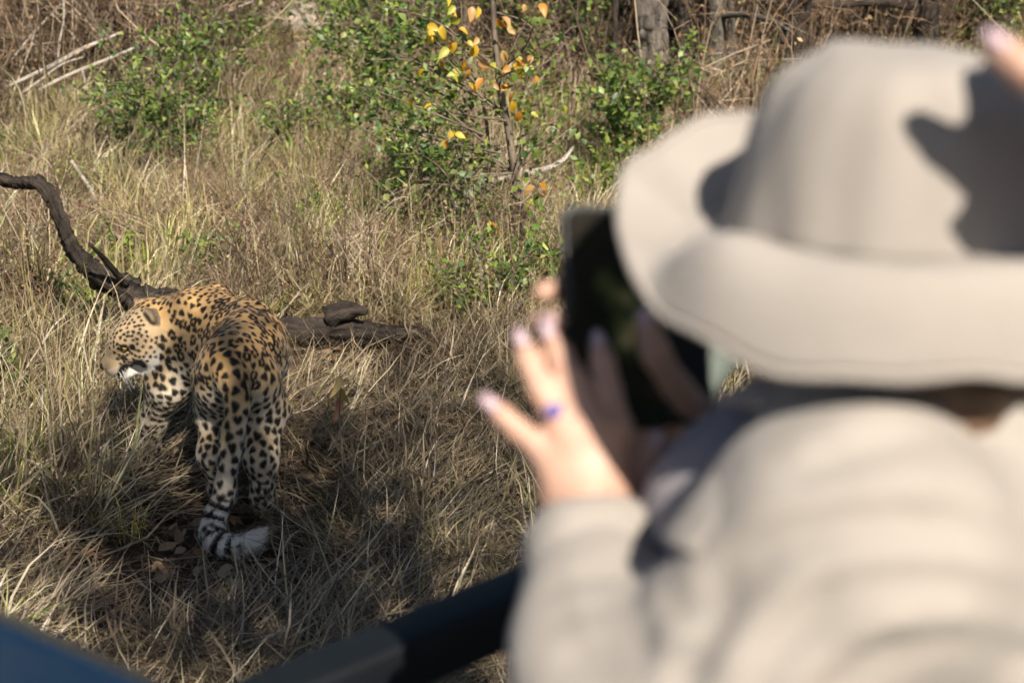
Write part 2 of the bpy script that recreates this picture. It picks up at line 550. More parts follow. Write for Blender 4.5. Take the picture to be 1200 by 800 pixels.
def block(x, y):
    """keep tufts off the leopard, out of the truck and off the log"""
    k = np.zeros(len(x), bool)
    for cx, cy, rr in ((-0.88, 4.25, 0.26), (-0.86, 4.55, 0.26), (-0.98, 4.78, 0.25), (-1.15, 4.90, 0.26), (-1.30, 4.85, 0.17), (-0.93, 3.95, 0.40), (-0.93, 3.65, 0.22)):
        k |= np.hypot(x - cx, y - cy) < rr
    # open ground just in front of the fallen log
    k |= (x > -1.35) & (x < -0.30) & (y > 5.85) & (y < 6.45) & (np.sin(x * 37) > -.5)
    s = (x + 0.21) * 0.67 - (y - 1.15) * 0.74
    k |= s > -0.12
    return k

gm = leaf_mat('grass_blade', 0.22, [(0.62, 0.55, 0.50), (0.92, 0.90, 0.86), (1.25, 1.18, 0.98), (0.80, 1.02, 0.50)], gloss=0.05, rough=0.4)

def grow(name, kind, nvar, n, r0, r1, half, px, keep, scl, tintf, label, cat, seed):
    n = int(n * DENS); x, y, r = wedge(n, r0, r1, half, seed, px)
    m = (r.uniform(0, 1, n) < keep(x, y)) & ~block(x, y)
    x, y = x[m], y[m]; k = len(x)
    z = terrain(x, y)
    rot = np.stack([r.normal(0, 0.10, k), r.normal(0, 0.10, k), r.uniform(0, 6.283, k)], 1)
    s = r.uniform(*scl, k) * (1 + 0.25 * np.clip((np.hypot(x, y) - 9) / 12, 0, 1.2))
    # low, trodden growth in front of the fallen log and along the path
    low = np.clip(1.6 - np.hypot((x + .70) / .75, (y - 5.6) / 1.0), 0, 1); low = np.maximum(low, .7 * np.clip((5.3 - y) / 1.2, 0, 1) * (x < .1) * np.clip((x + 1.45) / .25, 0, 1))
    s = s * (1 - .58 * low) if kind != 'mat' else s
    P2 = np.stack([x, y, z * 0], 1)
    t = np.clip(tintf(x, y, P2) + r.normal(0, 0.13, k), 0, 1)
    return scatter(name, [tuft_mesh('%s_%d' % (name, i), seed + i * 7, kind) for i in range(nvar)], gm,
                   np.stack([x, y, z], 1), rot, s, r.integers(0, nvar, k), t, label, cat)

patch = lambda P, sc, sd: 0.5 + 0.5 * np.clip(waves(P, sc, sd), -1, 1)
# tall straw-coloured bunch grass
grow('dry_grass', 'tall', 8, 3600, 3.2, 34, 0.62, 0.75,
     lambda x, y: np.clip((0.45 + 0.55 * patch(np.stack([x, y, x * 0], 1), 1.1, 21)) * (1 - 1.15 * bare(x, y)) * np.clip((y - 3.0) / 1.8, np.where((x < -1.25) | (x > -.35), .85, .35), 1), 0, 1),
     (0.60, 1.15), lambda x, y, P: 0.27 + 0.48 * patch(P, 0.8, 31) * (y > 5.6) + 0.05 * (y > 7), 'straw-coloured dry grass covering the ground', 'grass', 101)
grow('wispy_grass', 'wispy', 6, 1900, 3.4, 26, 0.6, 0.8,
     lambda x, y: np.clip((0.30 + 0.6 * patch(np.stack([x, y, x * 0], 1), 0.9, 22)) * (1 - 1.2 * bare(x, y)) * np.clip((y - 3.4) / 2.5, 0.2, 1), 0, 1),
     (0.6, 1.05), lambda x, y, P: 0.34 + 0.42 * patch(P, 0.7, 32) * (y > 5.6), 'thin wispy yellow grass standing among the straw', 'grass', 202)
grow('green_grass', 'green', 6, 2300, 3.2, 26, 0.6, 0.9,
     lambda x, y: np.clip((patch(np.stack([x, y, x * 0], 1), 0.8, 23) - 0.30 + .25 * (y > 7.5) * (x < -.3)) * 1.3 * (1 - 0.95 * bare(x, y)) + 0.5 * (x < -1.15) * (y < 4.9), 0, 1) * 0.9,
     (0.55, 1.1), lambda x, y, P: 0.72 + 0.25 * patch(P, 1.3, 33), 'fresh green grass blades mixed into the straw', 'grass', 303)
grow('stem_grass', 'stem', 6, 500, 3.3, 22, 0.55, 0.9,
     lambda x, y: np.clip(0.75 * (1 - 1.1 * bare(x, y)), 0.03, 1) * np.clip((y - 3.3) / 1.5, 0.3, 1),
     (0.55, 1.0), lambda x, y, P: 0.45 + 0 * x, 'tall bare straw stems sticking out of the grass', 'grass', 404)
grow('matted_grass', 'mat', 8, 3800, 2.6, 12, 0.68, 0.9,
     lambda x, y: 0.55 + 0.45 * bare(x, y), (0.6, 1.15),
     lambda x, y, P: 0.18 + 0.28 * patch(P, 0.7, 34), 'flattened grey-brown dead grass lying on the ground', 'grass', 505)

# leaf litter: small curled dead leaves and bits of twig
def litter_mesh(name, seed):
    r = np.random.default_rng(seed); mb = MB()
    cols = [(0.13, 0.085, 0.05), (0.20, 0.135, 0.08), (0.09, 0.06, 0.04), (0.30, 0.225, 0.14), (0.26, 0.14, 0.06)]
    for _ in range(16):
        c = np.array([*r.uniform(-0.16, 0.16, 2), r.uniform(0.004, 0.03)]); a = r.uniform(0, 6.28); L = r.uniform(0.012, 0.035); w = L * r.uniform(0.35, 0.6)
        u = np.array([math.cos(a), math.sin(a), r.normal(0, 0.3)]); v = np.array([-math.sin(a), math.cos(a), r.normal(0, 0.4)]); n = np.array([0, 0, 1.0])
        b = r.uniform(0.1, 0.5) * w
        mb.add([c - u * L, c - u * L * 0.2 + v * w + n * b, c + u * L * 0.5 + v * w * 0.8 + n * b, c + u * L, c + u * L * 0.5 - v * w * 0.8 + n * b, c - u * L * 0.2 - v * w + n * b, c + u * L * 0.1],
               [[0, 6, 1], [1, 6, 2], [2, 6, 3], [3, 6, 4], [4, 6, 5], [5, 6, 0]], cols[r.integers(5)])
    for _ in range(5):
        c = np.array([*r.uniform(-0.15, 0.15, 2), 0.012]); a = r.uniform(0, 6.28); L = r.uniform(0.05, 0.16)
        d = np.array([math.cos(a), math.sin(a), r.normal(0, 0.12)])
        mb.tube([c - d * L, c + r.normal(0, 0.006, 3), c + d * L], [0.003, 0.0025, 0.001], 4, (0.17, 0.13, 0.10))
    return mb.data(name, True, True)
x, y, r_ = wedge(2000, 2.6, 12, 0.66, 606, 0.9)
m_ = ~block(x, y) | (np.hypot(x + 0.95, y - 4.5) < 0.7); x, y = x[m_], y[m_]; k_ = len(x)
scatter('leaf_litter', [litter_mesh('leaf_litter_%d' % i, 40 + i) for i in range(5)], gm, np.stack([x, y, terrain(x, y)], 1),
        np.stack([x * 0, x * 0, r_.uniform(0, 6.28, k_)], 1), r_.uniform(0.7, 1.3, k_), r_.integers(0, 5, k_), np.full(k_, 0.4),
        'dead leaves and twig bits littering the soil', 'leaf litter')

# ================================================================== wood, trees, shrubs
def wood_mat(name, dark, light, scale=9, bump=0.012, stretch=(1, 1, 1)):
    m, nt, out = new_mat(name)
    p = nd(nt, 'BsdfPrincipled'); p.inputs['Roughness'].default_value = 0.9; p.inputs['Specular IOR Level'].default_value = 0.2
    at = nd(nt, 'Attribute'); at.attribute_name = 'grain'
    mp = nd(nt, 'Mapping'); mp.inputs['Scale'].default_value = stretch
    n1 = nd(nt, 'TexNoise'); n1.inputs['Scale'].default_value = scale; n1.inputs['Detail'].default_value = 8; n1.inputs['Roughness'].default_value = 0.7
    cr = nd(nt, 'ValToRGB'); e = cr.color_ramp.elements
    e[0].position = 0.36; e[0].color = (*dark, 1); e[1].position = 0.66; e[1].color = (*light, 1)
    L = nt.links.new
    L(at.outputs['Vector'], mp.inputs[0]); L(mp.outputs[0], n1.inputs['Vector']); L(n1.outputs['Fac'], cr.inputs[0]); L(cr.outputs[0], p.inputs['Base Color'])
    b = nd(nt, 'Bump'); b.inputs['Distance'].default_value = bump; L(n1.outputs['Fac'], b.inputs['Height']); L(b.outputs[0], p.inputs['Normal'])
    L(p.outputs[0], out.inputs[0])
    return m

def limb_mesh(name, branches, nseg=10, rough=0.06, step=0.04, seed=1, ridge=0.05):
    """branches: list of (points, radii). Bark ridges are real relief; 'grain' runs along the limb."""
    VV = []; FF = []; GG = []; k = 0
    for bi, (P, rad) in enumerate(branches):
        P = np.array([list(p) for p in P], float)
        L = np.linalg.norm(np.diff(P, axis=0), axis=1).sum()
        n = max(4, int(L / step)); Q, t, u = resample(P, n)
        r = np.interp(u, np.arange(len(P)), rad)
        rr = np.random.default_rng(seed * 31 + bi)
        Q = Q + np.cumsum(rr.normal(0, 1, (n, 3)), 0) * (r * 0.05)[:, None] * (t > 0.02)[:, None]
        T, A, B = frames(Q)
        th = np.linspace(0, 2 * np.pi, nseg, endpoint=False)
        ph = rr.uniform(0, 6.28, 6)
        tt = (t * L)[:, None]
        w = 1 + ridge * (np.sin(3 * th[None] + ph[0] + tt * 3) + 0.8 * np.sin(5 * th[None] + ph[1] - tt * 5) + 0.7 * np.sin(2 * th[None] + tt * 9 + ph[2])) + rr.normal(0, rough, (n, nseg))
        V = Q[:, None] + (A[:, None] * np.cos(th)[None, :, None] + B[:, None] * np.sin(th)[None, :, None]) * (r[:, None] * w)[..., None]
        g = np.stack([np.tile(np.cos(th), (n, 1)) * r[:, None] * 1.0 + bi, np.tile(np.sin(th), (n, 1)) * r[:, None], np.tile(tt * 0.22, (1, nseg))], -1)
        VV.append(V.reshape(-1, 3)); GG.append(g.reshape(-1, 3))
        FF += [[k + i * nseg + j, k + i * nseg + (j + 1) % nseg, k + (i + 1) * nseg + (j + 1) % nseg, k + (i + 1) * nseg + j] for i in range(n - 1) for j in range(nseg)]
        FF.append([k + j for j in range(nseg)][::-1]); FF.append([k + (n - 1) * nseg + j for j in range(nseg)])
        k += n * nseg
    me = mesh_data(name, np.concatenate(VV), FF)
    a = me.attributes.new('grain', 'FLOAT_VECTOR', 'POINT'); a.data.foreach_set('vector', np.concatenate(GG).astype(np.float32).ravel())
    return me

BARK_DARK = wood_mat('dark_rotten_bark', (0.007, 0.0055, 0.0045), (0.085, 0.068, 0.054), 24, 0.03)
BARK_GREY = wood_mat('grey_tree_bark', (0.030, 0.026, 0.022), (0.20, 0.175, 0.145), 16, 0.02)
WOOD_PALE = wood_mat('bleached_dead_wood', (0.22, 0.19, 0.155), (0.56, 0.51, 0.44), 16, 0.004)
TWIG = wood_mat('brown_twig_bark', (0.075, 0.058, 0.042), (0.24, 0.195, 0.15), 20, 0.003)
LEAF = leaf_mat('leaf_tissue', 0.40, gloss=0.05, rough=0.5)

def leaf_shape(L, w, fold=0.25, droop=0.15):
    """a broad pointed leaf, folded along the midrib"""
    ts = [0.0, 0.25, 0.55, 0.82, 1.0]; ws = [0.08, 0.85, 1.0, 0.6, 0.0]
    V = []; 
    for t, q in zip(ts, ws):
        z = -droop * L * t * t
        V += [[t * L, -q * w / 2, z + fold * q * w / 2], [t * L, 0, z], [t * L, q * w / 2, z + fold * q * w / 2]]
    F = []
    for i in range(4):
        a = i * 3; F += [[a, a + 1, a + 4, a + 3], [a + 1, a + 2, a + 5, a + 4]]
    return np.array(V), F

def rand_rot(r, updir=None, spread=1.0):
    d = r.normal(0, 1, 3) * spread + (np.array(updir) if updir is not None else 0); d /= np.linalg.norm(d)
    n = r.normal(0, 1, 3) * 0.6 + np.array([0, 0, 1.0]); n -= d * (n @ d); n /= np.linalg.norm(n)
    return np.stack([d, np.cross(n, d), n], 1)

def face_rot(r):
    # broad side turned roughly to the light and the clearing
    n = np.array([r.normal(.15, .6), -.8, r.normal(.4, .6)]); n /= np.linalg.norm(n)
    d = np.array([r.normal(0, 1), r.normal(0, .3), -.8]); d -= n * (d @ n); d /= np.linalg.norm(d)
    return np.stack([d, np.cross(n, d), n], 1)

def quick_leaf(L, w):
    return np.array([[0, 0, 0], [L * .45, -w * .5, w * .16], [L, 0, -L * .12], [L * .45, w * .5, w * .16], [L * .45, 0, 0]]), [[0, 1, 4], [1, 2, 4], [2, 3, 4], [3, 0, 4]]

def grow_branches(base, height, n, spread, r, droop=0.1, sub=5, rad=0.008, upright=1.0):
    """stems from a base with side twigs; returns (branches, leaf sites)"""
    br = []; sites = []
    for i in range(n):
        az = r.uniform(0, 6.28); out = spread * r.uniform(0.3, 1.0); h = height * r.uniform(0.6, 1.05)
        tip = np.array([math.cos(az) * out, math.sin(az) * out, h])
        mid = tip * np.array([0.35, 0.35, 0.55]) + r.normal(0, 0.05, 3) * height
        P = [np.array(base) + q for q in (np.array([r.normal(0, .02), r.normal(0, .02), -0.05]), mid * 0.45, mid, tip)]
        br.append((P, [rad * 1.2, rad, rad * .75, rad * .25]))
        Q, t, _ = resample(P, 24)
        for s in range(sub):
            f = r.uniform(0.25, 0.98); p = Q[int(f * 23)]
            d = r.normal(0, 1, 3); d[2] = abs(d[2]) * 0.5 * upright - droop; d /= np.linalg.norm(d)
            L = height * r.uniform(0.14, 0.34)
            e = p + d * L; m = p + d * L * .5 + r.normal(0, .02, 3)
            br.append(([p, m, e], [rad * .5, rad * .35, rad * .15]))
            Q2, _, _ = resample([p, m, e], 10)
            sites += [(q, d) for q in Q2[2:]]
        sites += [(q, np.array([math.cos(az), math.sin(az), .4])) for q in Q[8:]]
    return br, sites

def foliage_mesh(name, sites, count, L, w, cols, r, jitter=0.03):
    mb = MB()
    pick = r.integers(0, len(sites), count)
    for i in pick:
        p, d = sites[i]
        l = L * r.uniform(0.55, 1.2); V, F = quick_leaf(l, w * r.uniform(0.7, 1.2) * l / L)
        M = rand_rot(r, d, 0.8)
        c = np.array(cols[r.integers(len(cols))]) * r.uniform(0.7, 1.3)
        mb.add(V @ M.T + p + r.normal(0, jitter, 3), F, c)
    return mb.data(name, True, True)

LEAFGREEN = [(0.13, 0.21, 0.032), (0.20, 0.28, 0.05), (0.065, 0.125, 0.022), (0.30, 0.36, 0.075), (0.09, 0.175, 0.04)]
LEAFOLIVE = [(0.13, 0.165, 0.035), (0.20, 0.225, 0.055), (0.08, 0.11, 0.025), (0.30, 0.28, 0.07)]
LEAFYEL = [(0.68, 0.42, 0.02), (0.74, 0.52, 0.04), (0.62, 0.27, 0.02), (0.45, 0.44, 0.05), (0.62, 0.36, 0.13)]

def shrub(name, base, height, n, spread, count, L, w, cols, label, cat, seed, group=None, sub=6, rad=0.007, jitter=0.03):
    r = np.random.default_rng(seed)
    base = np.array([base[0], base[1], tz(base[0], base[1])])
    t = thing(name, base, label, cat, group)
    count = int(count * 1.9); L *= 1.12; w *= 1.2
    br, sites = grow_branches(base, height, n, spread, r, sub=sub, rad=rad)
    obj('stem', limb_mesh('stem', br, 5, 0.03, 0.06, seed), TWIG, t)
    obj('foliage', foliage_mesh('foliage', sites, count, L, w, cols, r, jitter), LEAF, t)
    return t, br, sites, r

def gxy(u, v):
    p = G(u, v); return (p.x, p.y)

# --- leafy shrub, upper left
shrub('leafy_shrub', gxy(215, 215), 1.15, 16, 0.55, 900, 0.055, 0.024, LEAFGREEN, 'bright green leafy shrub rising from straw grass, upper left', 'shrub', 11, sub=7)
shrub('leafy_shrub', gxy(150, 178), 0.62, 9, 0.45, 330, 0.05, 0.024, LEAFGREEN, 'low green shrub just below the bleached leaning sticks', 'shrub', 12)
shrub('leafy_shrub', gxy(320, 185), 0.55, 8, 0.35, 230, 0.05, 0.024, LEAFGREEN, 'small green shrub right of the tall upper-left shrub', 'shrub', 13)
shrub('leafy_shrub', gxy(190, 62), 1.7, 16, 1.3, 900, 0.07, 0.035, LEAFOLIVE, 'olive green bush along the top edge at upper left', 'shrub', 14)
shrub('leafy_shrub', gxy(290, 52), 1.6, 12, 1.0, 650, 0.07, 0.035, LEAFOLIVE, 'olive green bush at the top edge beside the pale rocks', 'shrub', 141)

shrub('leafy_shrub', gxy(255, 128), 1.0, 12, 0.7, 480, 0.055, 0.028, LEAFGREEN, 'loose bright green shrub just right of the tallest upper-left one', 'shrub', 142)
shrub('leafy_shrub', gxy(110, 98), 1.0, 9, 0.6, 300, 0.055, 0.028, LEAFOLIVE, 'thin olive shrub growing through the bleached sticks', 'shrub', 143)
shrub('leafy_shrub', gxy(395, 80), 1.3, 12, 0.7, 520, 0.06, 0.034, LEAFGREEN, 'green shrub hugging the right side of the pale rocks', 'shrub', 144)
shrub('leafy_shrub', gxy(640, 100), 1.2, 9, 0.6, 330, 0.06, 0.034, LEAFOLIVE, 'olive shrub in the brush right behind the yellow-leaved sapling', 'shrub', 145)

# --- the sapling with yellow leaves in the middle
def sapling():
    r = np.random.default_rng(5)
    b = G(622, 318); base = np.array([b.x, b.y, tz(b.x, b.y)]); Y = base[1]
    t = thing('sapling', base, 'slender sapling with yellow and orange autumn leaves among green ones', 'sapling')
    line = [base - np.array([0, 0, .08])] + [np.array(GY(u, v, Y + dy)) for u, v, dy in ((610, 250, 0), (597, 170, .02), (583, 90, .04), (577, 20, .05), (574, -60, .05), (560, -150, .02))]
    br = [(line, [.026, .024, .021, .018, .016, .013, .006])]
    line2 = [base + np.array([-.10, .05, -.06])] + [np.array(GY(u, v, Y + .15)) for u, v in ((572, 270), (574, 190), (566, 120), (545, 60), (540, -10))]
    br.append((line2, [.013, .012, .011, .009, .007, .004]))
    line3 = [base + np.array([-.30, .12, -.06])] + [np.array(GY(u, v, Y + .2)) for u, v in ((552, 300), (549, 260), (540, 190), (520, 120))]
    br.append((line3, [.010, .009, .008, .006, .003]))
    sites = []
    for u0, v0, u1, v1, n in ((590, 140, 500, 60, 4), (590, 180, 450, 150, 4), (585, 90, 660, 60, 4), (598, 200, 500, 220, 4), (600, 215, 670, 160, 4), (575, 60, 480, 20, 4), (575, 20, 640, -30, 3), (566, 160, 440, 80, 4), (545, 230, 470, 200, 3), (560, 210, 610, 260, 3), (552, 270, 500, 330, 3), (590, 230, 640, 290, 2), (560, 100, 420, 30, 4)):
        for k in range(n):
            p = np.array(GY(u0 + r.normal(0, 3), v0 + r.normal(0, 8), Y + r.normal(.05, .1))); e = np.array(GY(u1 + r.normal(0, 25), v1 + r.normal(0, 30), Y + r.normal(0.05, .32)))
            m = (p + e) / 2 + r.normal(0, .04, 3) + np.array([0, 0, .03])
            br.append(([p, m, e], [.006, .0045, .0015])); Q, _, _ = resample([p, m, e], 16)
            sites += [(q, e - p) for q in Q[3:]]
    obj('trunk', limb_mesh('trunk', br[:1], 10, 0.03, 0.03, 3), TWIG, t)
    obj('branch', limb_mesh('branch', br[1:], 6, 0.03, 0.05, 4), TWIG, t)
    obj('foliage', foliage_mesh('foliage', sites, 1150, 0.052, 0.036, LEAFGREEN + LEAFOLIVE[:2], r, 0.05), LEAF, t)
    # the autumn leaves are large enough to tell apart: one object each
    spots = [(527, 14, 0), (540, 22, 3), (503, 34, 1), (535, 50, 0), (548, 48, 1), (525, 56, 3), (515, 70, 0), (560, 44, 4), (553, 8, 4), (566, 60, 4), (562, 78, 2), (548, 82, 2), (552, 80, 4), (566, 92, 2), (540, 84, 3), (517, 70, 4),
             (510, 108, 1), (506, 122, 0), (533, 157, 1), (540, 155, 0), (604, 70, 2), (618, 68, 2), (598, 80, 4), (620, 62, 3), (598, 100, 0), (609, 130, 2), (603, 110, 2), (616, 128, 2), (590, 62, 3), (632, 215, 2), (630, 224, 0), (573, 263, 2), (615, 5, 4), (588, 20, 4), (595, 35, 4), (575, 108, 3), (626, 80, 3), (489, 352, 1), (490, 345, 3), (520, 42, 4), (560, 8, 1), (556, 100, 2), (530, 90, 3), (600, 118, 0), (611, 74, 0)]
    shapes = []
    for c in LEAFYEL:
        V, F = leaf_shape(0.070, 0.044, 0.55, 0.5)
        shapes.append(mesh_data('leaf', V, F, np.array(c)[None] * np.linspace(0.8, 1.15, len(V))[:, None])); shapes[-1].materials.append(LEAF)
    r2 = np.random.default_rng(77)
    spots = spots + [(u + r2.normal(0, 14), v + r2.normal(0, 12), int(r2.integers(5))) for u, v, c in spots[:34]]
    for u, v, c in spots:
        o = bpy.data.objects.new('leaf', shapes[c]); COL.objects.link(o); o.parent = t
        p = GY(u, v, Y - .10 + r.normal(0, .06)); M = face_rot(r)
        s = r.uniform(.55, 1.15)
        o.matrix_local = Matrix.Translation(Vector(p) - t.location) @ Matrix(M.tolist()).to_4x4() @ Matrix.Scale(s, 4)
sapling()

shrub('leafy_shrub', gxy(452, 165), 1.5, 12, 0.9, 900, 0.06, 0.036, LEAFGREEN, 'round-leaved green shrub in front of the pale rocks', 'shrub', 15)
shrub('leafy_shrub', gxy(500, 255), 0.95, 10, 0.7, 520, 0.05, 0.03, LEAFGREEN, 'green shrub at the left foot of the yellow-leaved sapling', 'shrub', 16)
shrub('leafy_shrub', gxy(738, 205), 1.0, 14, 0.62, 800, 0.055, 0.036, LEAFGREEN, 'glossy green bush between the sapling and the hat brim', 'shrub', 17)
shrub('leafy_shrub', gxy(690, 118), 1.3, 7, 0.45, 260, 0.06, 0.034, LEAFGREEN + LEAFOLIVE, 'thin tall green shrub left of the dark tree trunks', 'shrub', 18)
shrub('leafy_shrub', gxy(565, 375), 0.42, 9, 0.34, 260, 0.04, 0.022, LEAFGREEN, 'low green herb beside the phone at sapling height', 'shrub', 19)
shrub('leafy_shrub', gxy(1160, 75), 1.6, 16, 1.1, 1100, 0.06, 0.035, LEAFGREEN + LEAFOLIVE, 'dense green bush above the hat at top right', 'shrub', 20)
shrub('leafy_shrub', gxy(1010, 70), 1.3, 8, 0.9, 200, 0.07, 0.05, LEAFOLIVE, 'sparse olive shrub right behind the hat crown', 'shrub', 21)
shrub('leafy_shrub', gxy(250, 335), 0.30, 7, 0.28, 120, 0.05, 0.030, LEAFGREEN, 'small green seedling plant just behind the leopard shoulders', 'plant', 22)
shrub('leafy_shrub', gxy(395, 175), 0.6, 8, 0.4, 260, 0.055, 0.032, LEAFGREEN, 'low green plant under the pale rocks', 'plant', 23)
shrub('leafy_shrub', gxy(20, 470), 0.26, 6, 0.2, 90, 0.05, 0.02, LEAFGREEN, 'small green herb at the left edge of the picture', 'plant', 24)

# --- weed stalk with dried leaves, right of the leopard
def weed():
    r = np.random.default_rng(9)
    b = G(400, 588); base = np.array([b.x, b.y, tz(b.x, b.y)])
    t = thing('weed_stalk', base, 'dried weed stalk with curled yellow leaves right of the leopard', 'weed')
    P = [base - [0, 0, .03]] + [np.array(GY(u, v, base[1])) for u, v in ((402, 540), (398, 490), (399, 440))]
    obj('stem', limb_mesh('stem', [(P, [.004, .0035, .003, .002])], 5, 0.02, 0.04, 2), TWIG, t)
    V, F = leaf_shape(0.075, 0.03, 0.9, 0.7)
    for i, (u, v) in enumerate(((398, 438), (400, 452), (397, 466), (403, 590))):
        me = mesh_data('leaf', V, F, np.array(((0.62, 0.46, 0.16), (0.55, 0.40, 0.10), (0.36, 0.18, 0.10), (0.40, 0.24, 0.12))[i])); me.materials.append(LEAF)
        o = bpy.data.objects.new('leaf', me); COL.objects.link(o); o.parent = t
        o.matrix_local = Matrix.Translation(Vector(GY(u, v, base[1])) - t.location) @ Matrix(rand_rot(r, (0, -.2, -1.5), .3).tolist()).to_4x4()
weed()

# --- fallen dead tree behind the leopard: log, upright limb at the left
def dead_tree():
    y0 = G(380, 390).y - .30
    A = [GY(u, v, y) for u, v, y in ((110, 322, y0 + .1), (165, 338, y0 + .05), (240, 352, y0), (300, 366, y0), (345, 372, y0 - .02), (405, 368, y0), (448, 374, y0 + .05), (515, 385, y0 + .10))]
    t = thing('fallen_tree', A[3].to_2d().to_3d(), 'dark rotten fallen log lying behind the leopard with a limb rising left', 'log')
    B = [GY(u, v, y0 + d) for u, v, d in ((160, 342, .05), (118, 322, .0), (92, 298, -.03), (70, 255, -.06), (48, 218, -.05), (38, 212, -.04))]
    C = [GY(u, v, y0 + d) for u, v, d in ((44, 214, -.05), (20, 212, .02), (-10, 209, .05), (-70, 214, .1))]
    D = [GY(u, v, y0 + d) for u, v, d in ((148, 334, .0), (125, 305, -.15), (105, 285, -.25))]
    lg = obj('log', limb_mesh('log', [(A, [.050, .062, .068, .066, .060, .055, .048, .020])], 22, 0.10, 0.012, 5, 0.14), BARK_DARK, t)
    E = [GY(u, v, y0 + d) for u, v, d in ((385, 374, -.01), (408, 366, -.04), (430, 366, -.07))]
    obj('knot', limb_mesh('knot', [(E, [.05, .040, .012])], 10, 0.12, 0.02, 8, 0.14), BARK_DARK, lg)
    obj('limb', limb_mesh('limb', [(B, [.044, .043, .037, .032, .028, .026]), (C, [.027, .027, .024, .018])], 16, 0.13, 0.012, 6, 0.16), BARK_DARK, t)
    obj('side_branch', limb_mesh('side_branch', [(D, [.016, .013, .007])], 8, 0.06, 0.02, 7), BARK_DARK, t)
dead_tree()

def stick(name, pts, rad, label, mat, side=None, group=None, cat='stick'):
    P = [GY(u, v, y) for u, v, y in pts]
    # the butt end rests on the ground
    m = thing(name, Vector((P[0].x, P[0].y, tz(P[0].x, P[0].y))), label, cat, group)
    main = limb_mesh('stick', [(P, rad)], 8, 0.03, 0.05, len(label), 0.05)
    obj('stick', main, mat, m)
    if side:
        obj('twig', limb_mesh('twig', [([GY(u, v, y) for u, v, y in s], [rad[-1] * .8, rad[-1] * .6, rad[-1] * .25][:len(s)]) for s in side], 6, 0.03, 0.05, 3), mat, m)

ys = G(60, 135).y
stick('dead_stick', [(8, 102, ys), (60, 78, ys + .1), (100, 57, ys + .3), (143, 39, ys + .5)], [.014, .019, .018, .012], 'bleached white stick leaning up, topmost of the pair at upper left', WOOD_PALE, None, 'bleached leaning sticks')
stick('dead_stick', [(24, 111, ys - .1), (50, 92, ys), (72, 76, ys + .1), (98, 67, ys + .25)], [.008, .011, .010, .005], 'short bleached stick crossing under the topmost white stick', WOOD_PALE, None, 'bleached leaning sticks')
stick('dead_stick', [(45, 106, ys - .2), (85, 87, ys - .1), (122, 72, ys), (162, 55, ys + .2)], [.012, .016, .015, .009], 'knobbly grey stick lying lowest and rightmost of the bleached sticks', WOOD_PALE, [[(96, 82, ys - .1), (100, 100, ys - .15), (99, 112, ys - .2)]], 'bleached leaning sticks')
stick('dead_stick', [(14, 70, ys + .6), (40, 38, ys + .7), (62, 15, ys + .9), (84, -8, ys + 1.1)], [.008, .009, .008, .005], 'thin bare branch slanting to the top edge at far upper left', WOOD_PALE)
stick('dead_stick', [(66, 85, ys + .4), (70, 50, ys + .4), (75, 15, ys + .5), (70, -25, ys + .5)], [.012, .011, .009, .006], 'upright pale grey stem at the top edge behind the leaning sticks', WOOD_PALE)
stick('dead_stick', [(212, 37, ys + 1.5), (238, 28, ys + 1.7), (275, 10, ys + 2.2), (310, -4, ys + 2.6)], [.010, .012, .011, .007], 'grey stick poking out of the green bush to the upper right', WOOD_PALE)
stick('dead_stick', [(83, 188, G(110, 240).y), (100, 212, G(110, 240).y), (113, 236, G(110, 240).y - .2)], [.012, .013, .012], 'thin grey stick in the straw above the dark limb', WOOD_PALE)
yb = G(560, 268).y
stick('dead_branch', [(566, 268, yb), (548, 262, yb), (536, 246, yb), (530, 232, yb)], [.016, .026, .024, .014], 'stubby bleached branch stump beside the yellow-leaved sapling', WOOD_PALE, None, None, 'branch')
stick('dead_branch', [(540, 248, yb + .1), (556, 224, yb + .15), (575, 212, yb + .2), (610, 205, yb + .3), (640, 198, yb + .5), (662, 186, yb + .7), (672, 172, yb + .8)], [.02, .026, .026, .024, .022, .016, .008], 'grey arched dead branch behind the yellow-leaved sapling', WOOD_PALE,
      [[(632, 202, yb + .4), (636, 215, yb + .4), (640, 225, yb + .4)]], None, 'branch')

# --- pale rocks by the top edge
def rock(u, v, size, sx, label, seed):
    p = G(u, v); f = Field(); r = np.random.default_rng(seed)
    c = np.array([p.x, p.y, tz(p.x, p.y) + size * .25])
    for _ in range(5): f.ell(c + r.normal(0, .3, 3) * size * [1, .6, .3], size * r.uniform(.4, .75, 3) * [sx, 1, .7], k=size * .12)
    V, F = f.surface(size / 14); N = normals(V, F)
    V = V + N * (waves(V, size * .4, seed)[:, None] * size * .06 + waves(V, size * .12, seed + 1)[:, None] * size * .02)
    tag(obj('rock', mesh_data('rock', V, F, smooth=False), ROCK), label, 'rock', 'pale rocks in the grass')
ROCK = simple_mat('pale_sandstone', (0.46, 0.42, 0.37), (0.30, 0.235, 0.18), 2.2, 0.9, 0.03, 9)
rock(384, 70, .30, 1.3, 'pale sandstone rock, lowest of the cluster above the green shrub', 1)
rock(372, 45, .45, 1.3, 'whitish rock with an orange side, largest near the top edge', 2)
rock(345, 28, .32, 1.6, 'small bleached rock farthest back at the top edge', 3)

